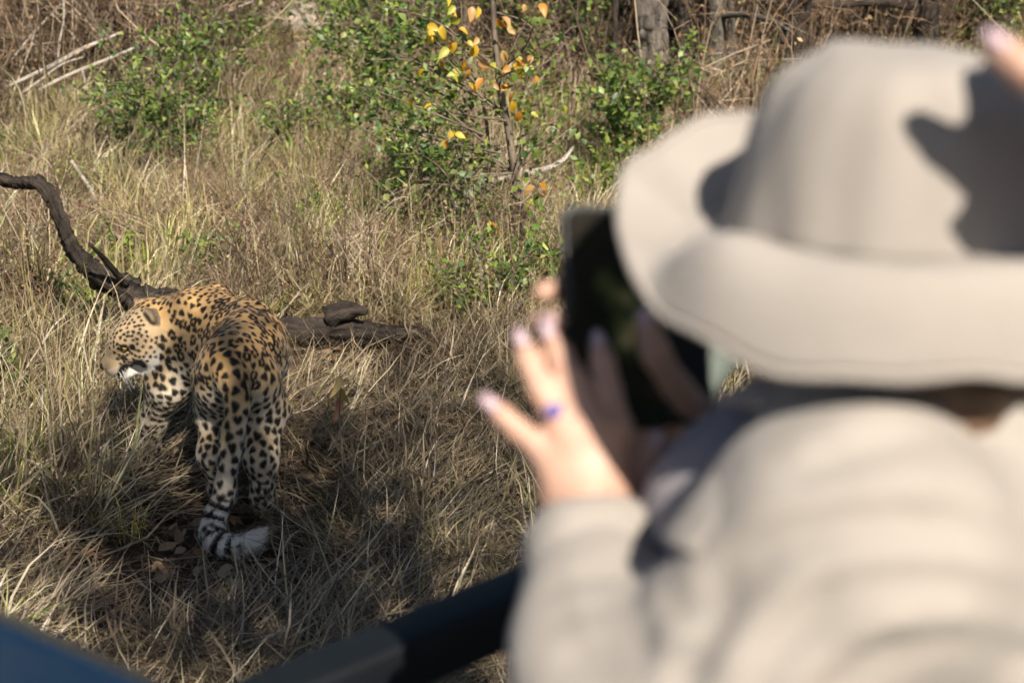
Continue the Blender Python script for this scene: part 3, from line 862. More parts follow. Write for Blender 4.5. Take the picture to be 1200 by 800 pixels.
# --- trees with dark trunks at upper right, crowns above the picture
def tree(u, v, r0, lean, H, label, seed, mat=None, crown_n=1500, at=None, crown_r=2.2, group='trees behind the grass', fork=None, low=2.6, leafL=.10, vs=1.0):
    r = np.random.default_rng(seed)
    if at is None: p = G(u, v); x, y = p.x, p.y
    else: x, y = at
    base = np.array([x, y, tz(x, y)])
    t = thing('tree', base, label, 'tree', group)
    top = base + np.array([lean, r.normal(0, .15), H * .55])
    tr = [(np.array([base - [0, 0, .15], base + [lean * .12, 0, .45], base * .5 + top * .5 + r.normal(0, .06, 3), top]), [r0 * 1.3, r0, r0 * .85, r0 * .6])]
    sites = []; bl = []
    for i in range(9):
        az = r.uniform(0, 6.28); f = r.uniform(.6, 1.0); p0 = base + (top - base) * f
        e = top + np.array([math.cos(az), math.sin(az), 0]) * crown_r * r.uniform(.5, 1.05) + [0, 0, r.uniform(-.12, .40) * H * vs]
        e[2] = max(e[2], base[2] + low)
        m = (p0 + e) / 2 + np.array([0, 0, .25]) + r.normal(0, .15, 3)
        bl.append(([p0, m, e], [r0 * .42, r0 * .25, r0 * .06]))
        Q, _, _ = resample([p0, m, e], 20)
        for k in range(7):
            q = Q[r.integers(6, 20)]; d = r.normal(0, 1, 3); d[2] *= .6; d /= np.linalg.norm(d); e2 = q + d * r.uniform(.4, .95)
            e2[2] = max(e2[2], base[2] + low)
            bl.append(([q, (q + e2) / 2 + r.normal(0, .05, 3), e2], [r0 * .1, r0 * .07, r0 * .025])); Q2, _, _ = resample([q, (q + e2) / 2, e2], 8)
            sites += [(s, d) for s in Q2[2:]]
    tk = obj('trunk', limb_mesh('trunk', tr, 20, 0.05, 0.03, seed, .06), mat or BARK_GREY, t)
    obj('branch', limb_mesh('branch', bl, 7, 0.05, 0.10, seed + 1, .04), mat or BARK_GREY, t)
    obj('crown', foliage_mesh('crown', sites, crown_n, leafL, leafL * .5, LEAFGREEN + LEAFOLIVE, r, .12), LEAF, t)
    if fork:
        for P, rad in fork: obj('low_branch', limb_mesh('low_branch', [([GY(a, b, y + c) for a, b, c in P], rad)], 9, .05, .05, seed + 5), mat or BARK_GREY, t)
    return t
tree(768, 128, .155, -.1, 6, 'thick grey-brown tree trunk, leftmost of the dark trunks', 1)
tree(798, 112, .10, .05, 5.5, 'dark crooked trunk between the thick trunk and the pale-sided one', 2, BARK_DARK)
tree(833, 112, .095, .12, 5.5, 'slim trunk with a pale sunlit edge, third of the trunks from left', 3,
     fork=[([(842, 20, 0), (870, 18, -.3), (905, 26, -.6), (930, 40, -.9)], [.036, .032, .024, .010])])
tree(925, 105, .12, .35, 6, 'leaning dark trunk close left of the hat crown', 4, BARK_DARK)
tree(1075, 95, .13, .6, 6, 'dark trunk just above the hat crown', 5, BARK_DARK, fork=[([(1085, 10, 0), (1040, 4, -.2), (960, 8, -.3), (880, 2, -.3)], [.045, .04, .03, .014])])
for i, (u, v, rr, ln, lb, mt) in enumerate(((716, 122, .030, .15, 'thin dark stem left of the thick grey-brown trunk', BARK_DARK), (786, 108, .035, -.1, 'thin dark stem squeezed between the two leftmost trunks', BARK_DARK), (812, 104, .028, .1, 'thin pale stem just left of the pale-edged trunk', BARK_GREY),
                                            (858, 104, .040, -.2, 'thin grey stem right of the pale-edged trunk', BARK_GREY), (888, 104, .032, .25, 'thin leaning stem midway to the hat crown', BARK_DARK), (668, 92, .035, .2, 'thin dark stem in the brush right of the sapling', BARK_DARK))):
    tree(u, v, rr, ln, 5, lb, 300 + i, mt, crown_n=260, crown_r=1.0)
# unseen trees added behind the viewpoint to dapple the leopard and ground around it
tree(0, 0, .16, -.7, 10.6, 'tall unseen tree added behind the viewpoint to shade the leopard', 8, at=(2.1, -1.45), crown_r=1.0, crown_n=2100, low=4.9, group='trees beside the path', vs=.22)
tree(0, 0, .13, -.5, 10.4, 'smaller unseen tree added for shade behind the viewpoint to the right', 9, at=(2.95, -.8), crown_r=.9, crown_n=900, low=4.9, group='trees beside the path', vs=.22)

# --- tangle of dry sticks and brush behind everything
def brush_mesh(name, seed):
    r = np.random.default_rng(seed); mb = MB()
    cols = [(0.13, 0.10, 0.072), (0.21, 0.165, 0.12), (0.07, 0.052, 0.038), (0.42, 0.36, 0.28), (0.17, 0.11, 0.07)]
    for i in range(46):
        az = r.uniform(0, 6.28); out = r.uniform(.1, .9); h = r.uniform(.5, 1.9)
        p0 = np.array([r.normal(0, .25), r.normal(0, .25), -.05]); e = np.array([math.cos(az) * out, math.sin(az) * out, h]) + p0
        m = (p0 + e) / 2 + r.normal(0, .16, 3)
        Q, _, _ = resample([p0, m, e], 7); c = np.array(cols[r.integers(5)]) * r.uniform(.7, 1.3)
        mb.tube(Q, np.linspace(.009, .0025, 7) * r.uniform(.6, 1.5), 4, c, False)
        for k in range(4):
            q = Q[r.integers(1, 7)]; d = r.normal(0, 1, 3); d /= np.linalg.norm(d); L = r.uniform(.15, .5)
            mb.tube([q, q + d * L * .5 + r.normal(0, .04, 3), q + d * L + [0, 0, -.06]], [.004, .003, .0012], 3, c * 1.1, False)
    cl = [(0.23, 0.15, 0.085), (0.33, 0.24, 0.13), (0.17, 0.10, 0.055), (0.13, 0.14, 0.05)]
    for i in range(170):
        p = np.array([r.normal(0, .45), r.normal(0, .45), r.uniform(.05, 1.6)]); V, F = quick_leaf(r.uniform(.03, .07), .03)
        mb.add(V @ rand_rot(r).T + p, F, np.array(cl[r.integers(4)]) * r.uniform(.7, 1.3))
    return mb.data(name, True, True)
bx, by, br_ = wedge(int(2600 * DENS), 10.5, 40, .62, 77, 1.3)
keep_ = br_.uniform(0, 1, len(bx)) < np.clip((by - 13.0 + 1.2 * (bx < -2.8) - 1.3 * (bx > .8) + 1.2 * np.sin(bx * .8)) / 3.0, 0.02, 1) * np.where((bx < -1.2) & (bx > -3.0) & (by < 17), .4, 1.0)
keep_ &= ~((np.abs(bx / by + .125) < .045) & (by < 24))
bx, by = bx[keep_], by[keep_]; kb = len(bx)
scatter('dry_thicket', [brush_mesh('dry_thicket_%d' % i, 60 + i) for i in range(6)], leaf_mat('dry_brush', .12, [(.7, .65, .62), (1.05, .98, .9), (1.2, 1.1, .95)], .03, .6),
        np.stack([bx, by, terrain(bx, by)], 1), np.stack([br_.normal(0, .25, kb), br_.normal(0, .25, kb), br_.uniform(0, 6.28, kb)], 1), br_.uniform(.55, 1.15, kb) * (1 + .3 * np.clip((by - 16) / 12, 0, 1.5)),
        br_.integers(0, 6, kb), br_.uniform(0, 1, kb), 'tangled dry brush and bare sticks at the back of the clearing', 'thicket')

# --- broken dead twigs and small weeds mixed into the grass
tx, ty, tr_ = wedge(900, 5.2, 15, .6, 88, 1.0)
k_ = ~block(tx, ty) & (bare(tx, ty) < .5) & (tr_.uniform(0, 1, 900) < .15 + .5 * (patch(np.stack([tx, ty, tx * 0], 1), 1.2, 91) > .5)) & (ty > 5.4) & ~((ty < 6.7) & (tx < -.15) & (tx > -2.6)); tx, ty = tx[k_], ty[k_]; kt_ = len(tx)
scatter('dead_twigs', [brush_mesh('dead_twigs_%d' % i, 160 + i) for i in range(4)], leaf_mat('dead_twig', .08, [(.7, .65, .62), (1.1, 1.0, .92), (1.35, 1.25, 1.1)], .03, .6),
        np.stack([tx, ty, terrain(tx, ty)], 1), np.stack([tr_.normal(0, .5, kt_), tr_.normal(0, .5, kt_), tr_.uniform(0, 6.28, kt_)], 1), tr_.uniform(.18, .42, kt_), tr_.integers(0, 4, kt_), tr_.uniform(0, 1, kt_),
        'broken grey-brown dead twigs caught in the grass', 'twigs')
def weed_mesh(name, seed):
    r = np.random.default_rng(seed); mb = MB()
    for i in range(7):
        az = r.uniform(0, 6.28); h = r.uniform(.12, .38); e = np.array([math.cos(az) * .12, math.sin(az) * .12, h]); m = e * .5 + r.normal(0, .02, 3)
        Q, _, _ = resample([np.array([0, 0, -.02]), m, e], 8); mb.tube(Q, .002, 3, (.15, .16, .06), False)
        for q in Q[2:]:
            for _ in range(2):
                V, F = quick_leaf(r.uniform(.025, .055), .026); mb.add(V @ rand_rot(r, (math.cos(az), math.sin(az), .3), .9).T + q, F, np.array(LEAFGREEN[r.integers(5)]) * r.uniform(.8, 1.3))
    return mb.data(name, True, True)
wx, wy, wr_ = wedge(700, 4.6, 16, .6, 99, 1.0)
k_ = ~block(wx, wy) & (bare(wx, wy) < .6) & (patch(np.stack([wx, wy, wx * 0], 1), .9, 92) > .55) & ((wy > 6.6) | ((wx < -1.75) & (wy < 4.6))); wx, wy = wx[k_], wy[k_]; kw_ = len(wx)
scatter('green_weeds', [weed_mesh('green_weeds_%d' % i, 260 + i) for i in range(5)], leaf_mat('weed_leaf', .35, [(.8, .8, .8), (1.1, 1.1, 1.0), (1.25, 1.15, .8)], .04, .5),
        np.stack([wx, wy, terrain(wx, wy)], 1), np.stack([wr_.normal(0, .15, kw_), wr_.normal(0, .15, kw_), wr_.uniform(0, 6.28, kw_)], 1), wr_.uniform(.7, 1.5, kw_), wr_.integers(0, 5, kw_), wr_.uniform(0, 1, kw_),
        'small green leafy weeds growing among the grass', 'weeds')

# ================================================================== leopard
def build_leopard():
    O = np.array([-0.895, 4.40, 0.0])
    r = np.random.default_rng(42)
    f = Field()
    P = lambda *a: np.array(a, float)
    TOR, HL, FL, HEAD, TAIL, NECK, EAR = 0, 1, 2, 3, 4, 5, 6
    # trunk: rump towards the camera, spine curving away and to the left
    f.ell(P(.0, -.06, .535), P(.104, .14, .120), k=.06)
    f.cone(P(.0, -.05, .545), P(.015, .16, .545), .098, .102, .06)
    f.cone(P(.015, .10, .52), P(-.03, .32, .50), .122, .135, .06)
    f.cone(P(-.02, .28, .47), P(-.16, .45, .45), .142, .160, .06)
    f.cone(P(-.05, .33, .55), P(-.22, .49, .56), .100, .095, .06)
    f.ell(P(-.20, .48, .47), P(.165, .14, .165), k=.06)
    f.cone(P(-.19, .48, .43), P(-.31, .54, .44), .135, .115, .06)
    f.cone(P(-.30, .42, .56), P(-.26, .40, .62), .055, .028, .06)       # left shoulder blade
    f.cone(P(-.18, .58, .56), P(-.17, .57, .62), .050, .026, .06)       # right shoulder blade
    f.cone(P(.0, -.10, .57), P(.0, .30, .615), .060, .040, .06)     # back line
    f.cone(P(.02, .06, .43), P(-.06, .30, .37), .075, .085, .06)        # belly
    # neck and head (head lowered, turned left and a little back towards us)
    f.cone(P(-.27, .52, .51), P(-.385, .485, .535), .115, .092, .06, NECK)
    hc = P(-.415, .430, .492); HS = 1.2
    hf = P(-.80, -.42, -.46); hf /= np.linalg.norm(hf)
    hu = P(-.30, -.18, 1.0); hu -= hf * (hu @ hf); hu /= np.linalg.norm(hu)
    hl = np.cross(hu, hf)
    M = np.stack([hf, hl, hu])                       # world -> head rows
    H = lambda x, y, z: hc + (hf * x + hl * y + hu * z) * HS
    f.ell(H(-.005, 0, .008), P(.098, .078, .076) * HS, M, .03, HEAD)
    f.ell(H(.035, 0, .020), P(.070, .056, .052) * HS, M, .025, HEAD)
    f.cone(H(.05, 0, .004), H(.112, 0, -.012), .055, .038, .025, HEAD)
    for s in (-1, 1):
        f.ell(H(.015, s * .048, -.026), P(.055, .034, .046) * HS, M, .03, HEAD)      # cheeks
        f.ell(H(.112, s * .021, -.024), P(.034, .026, .027) * HS, M, .012, HEAD)
        f.ell(H(.082, s * .052, .014), P(.026, .014, .014) * HS, M, .012, HEAD, sub=True)     # whisker pads
        f.ell(H(.058, s * .036, .036), P(.026, .018, .014) * HS, M, .012, HEAD)      # brow
        f.ell(H(-.046, s * .062, .068), P(.016, .029, .027) * HS, M, .010, EAR)
        f.ell(H(-.030, s * .066, .072), P(.013, .020, .018) * HS, M, .006, EAR, sub=True)
    f.cone(H(.03, 0, -.058), H(.098, 0, -.062), .041, .024, .02, HEAD)           # lower jaw
    f.ell(H(.078, .044, -.046), P(.034, .020, .010) * HS, M, .006, HEAD, sub=True)    # parted lips, left side
    f.ell(H(.140, 0, -.006), P(.014, .018, .012) * HS, M, .008, HEAD)                 # nose
    # hind legs
    f.chain([P(.054, -.06, .49), P(.070, .03, .36), P(.074, -.07, .235), P(.072, -.075, .10), P(.070, -.02, .035)], [.086, .078, .050, .034, .038], .045, HL)
    f.cone(P(.072, -.02, .036), P(.07, .04, .030), .042, .034, .02, HL)
    f.cone(P(.074, -.09, .26), P(.073, -.115, .238), .028, .024, .02, HL)
    f.chain([P(-.054, -.06, .49), P(-.078, .05, .36), P(-.088, -.03, .235), P(-.082, .0, .09), P(-.08, .04, .035)], [.086, .078, .050, .034, .038], .045, HL)
    f.cone(P(-.08, .04, .036), P(-.08, .10, .030), .042, .034, .02, HL)
    f.cone(P(-.088, -.05, .26), P(-.088, -.075, .238), .028, .023, .02, HL)
    # front legs
    f.chain([P(-.285, .46, .45), P(-.335, .42, .325), P(-.425, .50, .155), P(-.455, .52, .055)], [.108, .078, .050, .042], .045, FL)
    f.cone(P(-.455, .52, .045), P(-.50, .545, .036), .048, .038, .02, FL)
    f.chain([P(-.16, .56, .44), P(-.13, .54, .30), P(-.16, .66, .14), P(-.17, .67, .05)], [.10, .072, .046, .040], .045, FL)
    f.cone(P(-.17, .67, .045), P(-.19, .72, .036), .046, .036, .02, FL)
    for (px, py) in ((-.505, .535), (-.51, .555), (-.495, .57)): f.ell(P(px, py, .03), P(.020, .018, .018), None, .01, FL)
    # tail: hangs straight down behind the hind legs and curls to the right near the ground
    tl = [(.0, -.17, .575)]
    for u, v, y in ((279, 474, 4.155), (273, 512, 4.14), (268, 548, 4.13), (262, 585, 4.12), (251, 614, 4.09), (250, 634, 4.06), (262, 645, 4.04), (282, 645, 4.03), (300, 637, 4.025), (308, 628, 4.03)):
        p = GY(u, v, y); tl.append(tuple(np.array(p) - O))
    tl = np.array(tl); tl[:, 2] = np.maximum(tl[:, 2] + .012, .062)
    TP, tt, tu = resample(tl, 40)
    TR = np.interp(tt, [0, .08, .3, .6, .8, .9, .96, 1], [.046, .038, .033, .032, .035, .033, .026, .010])
    f.chain(list(TP), list(TR), .008, TAIL)
    f.cone(P(.0, -.10, .57), TP[2], .065, .042, .05, TOR)

    V, F = f.surface(.0047)
    V = relax(V, F, 3, .5)
    part, best, ids = f.part_of(V)
    N = normals(V, F)
    # slight muscle and skin relief
    V = V + N * (waves(V, .12, 5) * .0022 + waves(V, .05, 6) * .0010)[:, None]

    # -------- coat
    n = len(V)
    dors = np.clip(N[:, 2] * .55 + .45 + (V[:, 2] - .42) * 1.2, 0, 1)
    tawny = P(.49, .31, .13); mid = P(.57, .42, .235); pale = P(.66, .58, .46); white = P(.76, .72, .65)
    lerp = lambda a, b, t: a * (1 - t)[:, None] + b * t[:, None]
    sm = lambda x, a, b: np.clip((x - a) / (b - a), 0, 1)
    base = lerp(np.tile(pale, (n, 1)), mid, sm(dors, .25, .55)); base = lerp(base, tawny, sm(dors, .5, .95))
    under = sm(-N[:, 2], .2, .8) * (part == TOR); base = lerp(base, white, under)
    legs = (part == HL) | (part == FL)
    base[legs] = lerp(base[legs], P(.58, .48, .34), .55 * sm(.42 - V[legs][:, 2], 0, .2))
    inner = (part == HL) * sm(.06 - np.abs(V[:, 0] + .006), 0, .05) * sm(.48 - V[:, 2], 0, .1)
    base = lerp(base, white, inner * .3)
    hp = np.stack([(V - hc) @ hf, (V - hc) @ hl, (V - hc) @ hu], 1) / HS
    hd = part == HEAD
    base[hd] = lerp(np.tile(mid * P(.74, .74, .76), (hd.sum(), 1)), pale * .85, sm(-hp[hd][:, 2], .0, .05))
    base = lerp(base, white, (part == HEAD) * sm(-hp[:, 2], .02, .06))
    dk = np.zeros(n)                                   # darkness 0..1
    # tail position along its length
    kt = kdtree.KDTree(len(TP))
    for i, p in enumerate(TP): kt.insert(p, i)
    kt.balance()
    ti = np.array([kt.find(v)[1] for v in V]); tpos = tt[ti]
    tail = (part == TAIL)
    base[tail] = lerp(base[tail], white, sm(tpos[tail], .55, .82))
    base[tail] = lerp(base[tail], white, .5 * sm(-N[tail][:, 1] * 0 - N[tail][:, 2], .1, .7))
    # -------- spots and rosettes
    kd = kdtree.KDTree(n)
    for i in range(n): kd.insert(V[i], i)
    kd.balance()
    spacing = np.full(n, .0308)
    spacing[part == NECK] = .0195
    shoulder = (V[:, 1] > .36) & (part == TOR); spacing[shoulder] = .0215
    spacing[part == HL] = .0295; spacing[part == FL] = .0265; spacing[(part == HL) & (V[:, 2] < .24)] = .025
    spacing[part == HEAD] = .0150; spacing[part == EAR] = .05
    spacing[tail] = .031
    taken = np.zeros(n, bool); centers = []
    for i in r.permutation(n):
        if taken[i]: continue
        s = spacing[i] * r.uniform(.86, 1.12); centers.append(i)
        for _, j, _ in kd.find_range(V[i], s): taken[j] = True
    def blob(i, rad, strength=1.0, ax=None, st=1.0, soft=.25):
        c = V[i]; ph = r.uniform(0, 6.28, 2)
        if ax is None: ax = r.normal(0, 1, 3)
        ax = ax - N[i] * (ax @ N[i]); ax /= np.linalg.norm(ax) + 1e-9; bx = np.cross(N[i], ax)
        for co, j, d in kd.find_range(c, rad * max(st, 1.0) * 1.35):
            if N[j] @ N[i] < -.1: continue
            o = V[j] - c; a = o @ ax / st; b = o @ bx * (1 if st < 1.01 else 1.0)
            ang = math.atan2(b, a); rr = rad * (1 + .16 * math.sin(3 * ang + ph[0]) + .12 * math.sin(2 * ang + ph[1]))
            q = math.sqrt(a * a + b * b + .3 * (o @ N[i])**2) / rr
            v = strength * min(max((1 + soft - q) / (2 * soft), 0), 1)
            if v > dk[j]: dk[j] = v
    centre_tint = np.zeros(n)
    for i in centers:
        p = part[i]; flow = P(.1, 1, .1) if p in (TOR,) else P(0, .2, 1)
        if p == HEAD:
            x, y, z = hp[i]
            if x > .105 and z > -.03: continue
            if z < -.045: continue
            blob(i, r.uniform(.0054, .0070), 1, soft=.3)
        elif p == EAR: continue
        elif p == TAIL:
            if tpos[i] < .60: blob(i, r.uniform(.0120, .0150), 1, flow, r.uniform(1.0, 1.35))
        elif p == NECK or (p == TOR and V[i][1] > .36):
            blob(i, r.uniform(.0070, .0088), 1, flow, r.uniform(1.0, 1.5))
        elif p in (HL, FL):
            low = V[i][2] < .3
            blob(i, r.uniform(.0110, .0146) * (1.0 if not low else .9), 1, P(0, .3, 1) if p == HL else P(-.4, .2, .4), r.uniform(1.0, 1.45))
        else:
            ven = N[i][2] < -.35
            mode = r.uniform()
            if ven: blob(i, .013, 1)
            elif mode < .52:                            # rosette: three to five blotches round a darker centre
                R0 = r.uniform(.0105, .0125); k = r.integers(3, 6); a0 = r.uniform(0, 6.28)
                t1 = np.cross(N[i], P(0, 1, .3)); t1 /= np.linalg.norm(t1); t2 = np.cross(N[i], t1)
                for q in range(k):
                    a = a0 + 6.283 * q / k + r.normal(0, .2)
                    _, j, _ = kd.find(V[i] + (t1 * math.cos(a) + t2 * math.sin(a) * 1.15) * R0)
                    tg = t1 * -math.sin(a) + t2 * math.cos(a)
                    blob(j, r.uniform(.0066, .0085), 1, tg, r.uniform(1.15, 1.6))
                for _, j, d in kd.find_range(V[i], R0): centre_tint[j] = max(centre_tint[j], 1 - .5 * d / R0)
            else: blob(i, r.uniform(.0092, .0122), 1, flow, r.uniform(1.0, 1.5))
    # banded end of the tail, white tuft
    for a, w in ((.615, .026), (.675, .028), (.735, .030), (.795, .032), (.850, .020), (.895, .013)):
        wv = tpos + .010 * waves(V, .03, int(a * 1000))
        dk = np.maximum(dk, tail * np.clip((w * .62 - np.abs(wv - a)) / .006, 0, 1) * (.4 + .6 * sm(N[:, 2] * .7 - N[:, 1] * .5 + .75 * 1, 0, .5)))
    # face: eye line, lips, nose, ears
    def near(x, y, z, rad, s=1.0, sy=True):
        for sgn in ((1, -1) if sy else (1,)):
            q = V[kd.find(H(x, y * 1.5 * sgn, z))[1]]; d = np.linalg.norm(V - q, axis=1)
            np.maximum(dk, s * ((part == HEAD) | (part == EAR)) * np.clip((rad * HS - d) / (rad * .35), 0, 1), out=dk)
    for x, y, z, rad in ((.072, .042, .020, .016), (.088, .036, .006, .011), (.052, .052, .024, .011), (.092, .040, -.050, .023), (.074, .044, -.052, .028), (.108, .036, -.045, .014), (.125, .030, -.040, .010), (.058, .050, -.044, .014)): near(x, y, z, rad)
    near(.165, 0, -.004, .018, .95, False)
    ear = part == EAR; eb = sm(-((V - hc) @ hf), .045, .062)
    base[ear] = lerp(np.tile(P(.40, .30, .19), (ear.sum(), 1)), P(.06, .045, .03), eb[ear] * .75)
    base = lerp(base, P(.42, .21, .055), np.clip(centre_tint, 0, 1) * .55)
    base[hd] *= (1 - .25 * sm(hp[hd][:, 0], .09, .13) * (hp[hd][:, 2] > -.01))[:, None]
    base *= (1 + .10 * waves(V, .06, 9) * .6)[:, None]
    col = lerp(base, np.array([.011, .008, .006]), np.clip(dk, 0, 1))
    V = V + O

    t = thing('leopard', O, 'spotted leopard walking away with its head turned left and tail curled', 'leopard')
    m, nt, out = new_mat('leopard_coat')
    p = nd(nt, 'BsdfPrincipled'); p.inputs['Roughness'].default_value = .62; p.inputs['Specular IOR Level'].default_value = .25
    p.inputs['Sheen Weight'].default_value = .12; p.inputs['Sheen Roughness'].default_value = .4
    at = nd(nt, 'Attribute'); at.attribute_name = 'col'; nt.links.new(at.outputs['Color'], p.inputs['Base Color'])
    tc = nd(nt, 'TexCoord'); nz = nd(nt, 'TexNoise'); nz.inputs['Scale'].default_value = 170; nz.inputs['Detail'].default_value = 3
    b = nd(nt, 'Bump'); b.inputs['Distance'].default_value = .003; b.inputs['Strength'].default_value = .7
    nt.links.new(tc.outputs['Object'], nz.inputs['Vector']); nt.links.new(nz.outputs['Fac'], b.inputs['Height']); nt.links.new(b.outputs[0], p.inputs['Normal'])
    nt.links.new(p.outputs[0], out.inputs[0])
    body = obj('body', mesh_data('body', V, F, col), m, t)
    # -------- fur: short hairs lying backwards over the skin
    cnt = 190000
    a, c2, c3 = V[F[:, 0]], V[F[:, 1]], V[F[:, 3]]
    area = np.linalg.norm(np.cross(c2 - a, c3 - a), axis=1)
    fi = r.choice(len(F), cnt, p=area / area.sum())
    wts = r.dirichlet((1, 1, 1, 1), cnt)
    root = (V[F[fi]] * wts[..., None]).sum(1); hcol = (col[F[fi]] * wts[..., None]).sum(1)
    vi = F[fi, 0]; hn = N[vi]; pp = part[vi]
    flow = np.tile(P(.12, -1, -.35), (cnt, 1)); flow[np.isin(pp, (HL, FL))] = (0, -.25, -1)
    flow[pp == HEAD] = -hf * .9 - hu * .3; flow[pp == NECK] = (.8, -.2, -.5); flow[pp == EAR] = hu
    tg = np.gradient(TP, axis=0); tg /= np.linalg.norm(tg, axis=1)[:, None]; tm = pp == TAIL; flow[tm] = tg[ti[vi[tm]]]
    flow = flow - hn * (flow * hn).sum(1)[:, None] * .9; flow /= np.linalg.norm(flow, axis=1)[:, None]
    L = r.uniform(.006, .012, cnt); L[pp == HEAD] *= .6; L[pp == EAR] *= .9; L[tm] *= 1.15 + 1.5 * sm(tpos[vi[tm]], .6, .95)
    L[(pp == TOR) & (hn[:, 2] < -.4)] *= 1.7
    lift = np.where(tm, .45, .26) + r.normal(0, .10, cnt)
    dirn = flow + hn * lift[:, None] + r.normal(0, .16, (cnt, 3)); dirn /= np.linalg.norm(dirn, axis=1)[:, None]
    side = np.cross(dirn, hn + r.normal(0, .3, (cnt, 3))); side /= np.linalg.norm(side, axis=1)[:, None] + 1e-9
    w = .0007
    HV = np.stack([root - side * w - hn * .001, root + side * w - hn * .001, root + dirn * L[:, None]], 1).reshape(-1, 3)
    HF = np.arange(cnt * 3).reshape(-1, 3)
    hc3 = np.repeat(hcol * r.uniform(.85, 1.2, (cnt, 1)), 3, 0)
    fm, nt, out = new_mat('leopard_fur')
    p = nd(nt, 'BsdfPrincipled'); p.inputs['Roughness'].default_value = .5; p.inputs['Specular IOR Level'].default_value = .3
    at = nd(nt, 'Attribute'); at.attribute_name = 'col'; nt.links.new(at.outputs['Color'], p.inputs['Base Color']); nt.links.new(p.outputs[0], out.inputs[0])
    fu = obj('fur', mesh_data('fur', HV, HF, hc3, False), fm, t); fu['kind'] = 'stuff'
    # -------- eyes, nose leather, whiskers
    eye_m = simple_mat('leopard_eye', (.35, .24, .05), (.20, .13, .03), 60, .08, spec=.6)
    pup_m = simple_mat('leopard_pupil', (.004, .004, .004), None, 10, .05)
    hw = lambda x, y, z: O + H(x, y, z)
    for s in (1, -1):
        q = V[kd.find(H(.074, s * .060, .018))[1]]; en = q - O - hc; en /= np.linalg.norm(en); q = q - en * .006
        e = Field().ell(q, P(.0110, .0110, .0110)); EV, EF = e.surface(.0022)
        eo = obj('eye', mesh_data('eye', EV, EF), eye_m, t)
        e = Field().ell(q + en * .0075, P(.0048, .0048, .0048)); EV, EF = e.surface(.0011)
        obj('pupil', mesh_data('pupil', EV, EF), pup_m, eo)
    mb = MB()
    for s in (1, -1):
        for i in range(14):
            q = hw(.112 + r.uniform(-.015, .012), s * .036, -.028 + r.uniform(-.012, .010))
            d = hf * r.uniform(-.2, .35) + hl * s * r.uniform(.5, 1) - hu * r.uniform(.3, .9); d /= np.linalg.norm(d); l = r.uniform(.05, .09)
            mb.tube([q, q + d * l * .5, q + d * l - hu * .012], [.0007, .0006, .0003], 3, (.8, .8, .76), False)
    wh = obj('whiskers', mb.data('whiskers'), simple_mat('whisker', (.75, .73, .68), None, 5, .4), t); wh['kind'] = 'stuff'
build_leopard()

# ================================================================== open game-drive vehicle
HD = np.array([.74, .67, 0]); HD /= np.linalg.norm(HD)        # direction the vehicle points
HR = np.array([HD[1], -HD[0], 0])                              # towards its right-hand side
UP = np.array([0, 0, 1.0])
VC = np.array([-.205, 1.18, 1.25])                             # bend in the left side rail
def VP(f, s, z):
    """vehicle coordinates: forward, inward from the left side, height"""
    return np.array([VC[0], VC[1], 0]) + HD * f + HR * s + UP * z

def box_sweep(path, w, h, bev=.008, side=None):
    """bevelled box section swept along a path"""
    path = [np.array(p, float) for p in path]
    prof = []
    for sx, sy in ((1, 1), (-1, 1), (-1, -1), (1, -1)):
        cx, cy = sx * (w / 2 - bev), sy * (h / 2 - bev)
        a0 = {(1, 1): 0, (-1, 1): 90, (-1, -1): 180, (1, -1): 270}[(sx, sy)]
        for k in (0, 30, 60, 90): prof.append((cx + bev * math.cos(R(a0 + k)), cy + bev * math.sin(R(a0 + k))))
    n = len(prof); V = []; F = []
    sd = np.array(side if side is not None else HR)
    for i, p in enumerate(path):
        a = path[max(i - 1, 0)]; b = path[min(i + 1, len(path) - 1)]
        T = (b - a) / np.linalg.norm(b - a); S = sd - T * (sd @ T); S /= np.linalg.norm(S); U = np.cross(S, T)
        V += [p + S * x + U * y for x, y in prof]
    for i in range(len(path) - 1):
        for j in range(n): F.append([i * n + j, i * n + (j + 1) % n, (i + 1) * n + (j + 1) % n, (i + 1) * n + j])
    F.append(list(range(n))[::-1]); F.append([(len(path) - 1) * n + j for j in range(n)])
    return V, F

def bend(pts, rad=.06, k=6):
    """rounds the corners of a polyline"""
    pts = [np.array(p, float) for p in pts]; out = [pts[0]]
    for a, b, c in zip(pts, pts[1:], pts[2:]):
        u = (a - b) / np.linalg.norm(a - b); w = (c - b) / np.linalg.norm(c - b); p0 = b + u * rad; p1 = b + w * rad
        for i in range(k + 1):
            t = i / k; out.append(p0 * (1 - t)**2 + b * 2 * t * (1 - t) + p1 * t * t)
    return out + [pts[-1]]

def sweep_obj(name, path, w, h, mat, parent, bev=.008, side=None):
    V, F = box_sweep(path, w, h, bev, side)
    me = mesh_data(name, V, F, smooth=True)
    o = obj(name, me, mat, parent)
    md = o.modifiers.new('edges', 'EDGE_SPLIT'); md.split_angle = R(40)
    return o

def rounded_box(c, size, axes, r=.03, h=.02):
    f = Field(); A = np.array(axes)
    s = np.array(size) / 2 - r
    # rounded box as a grid of distance samples
    return c, s, A, r

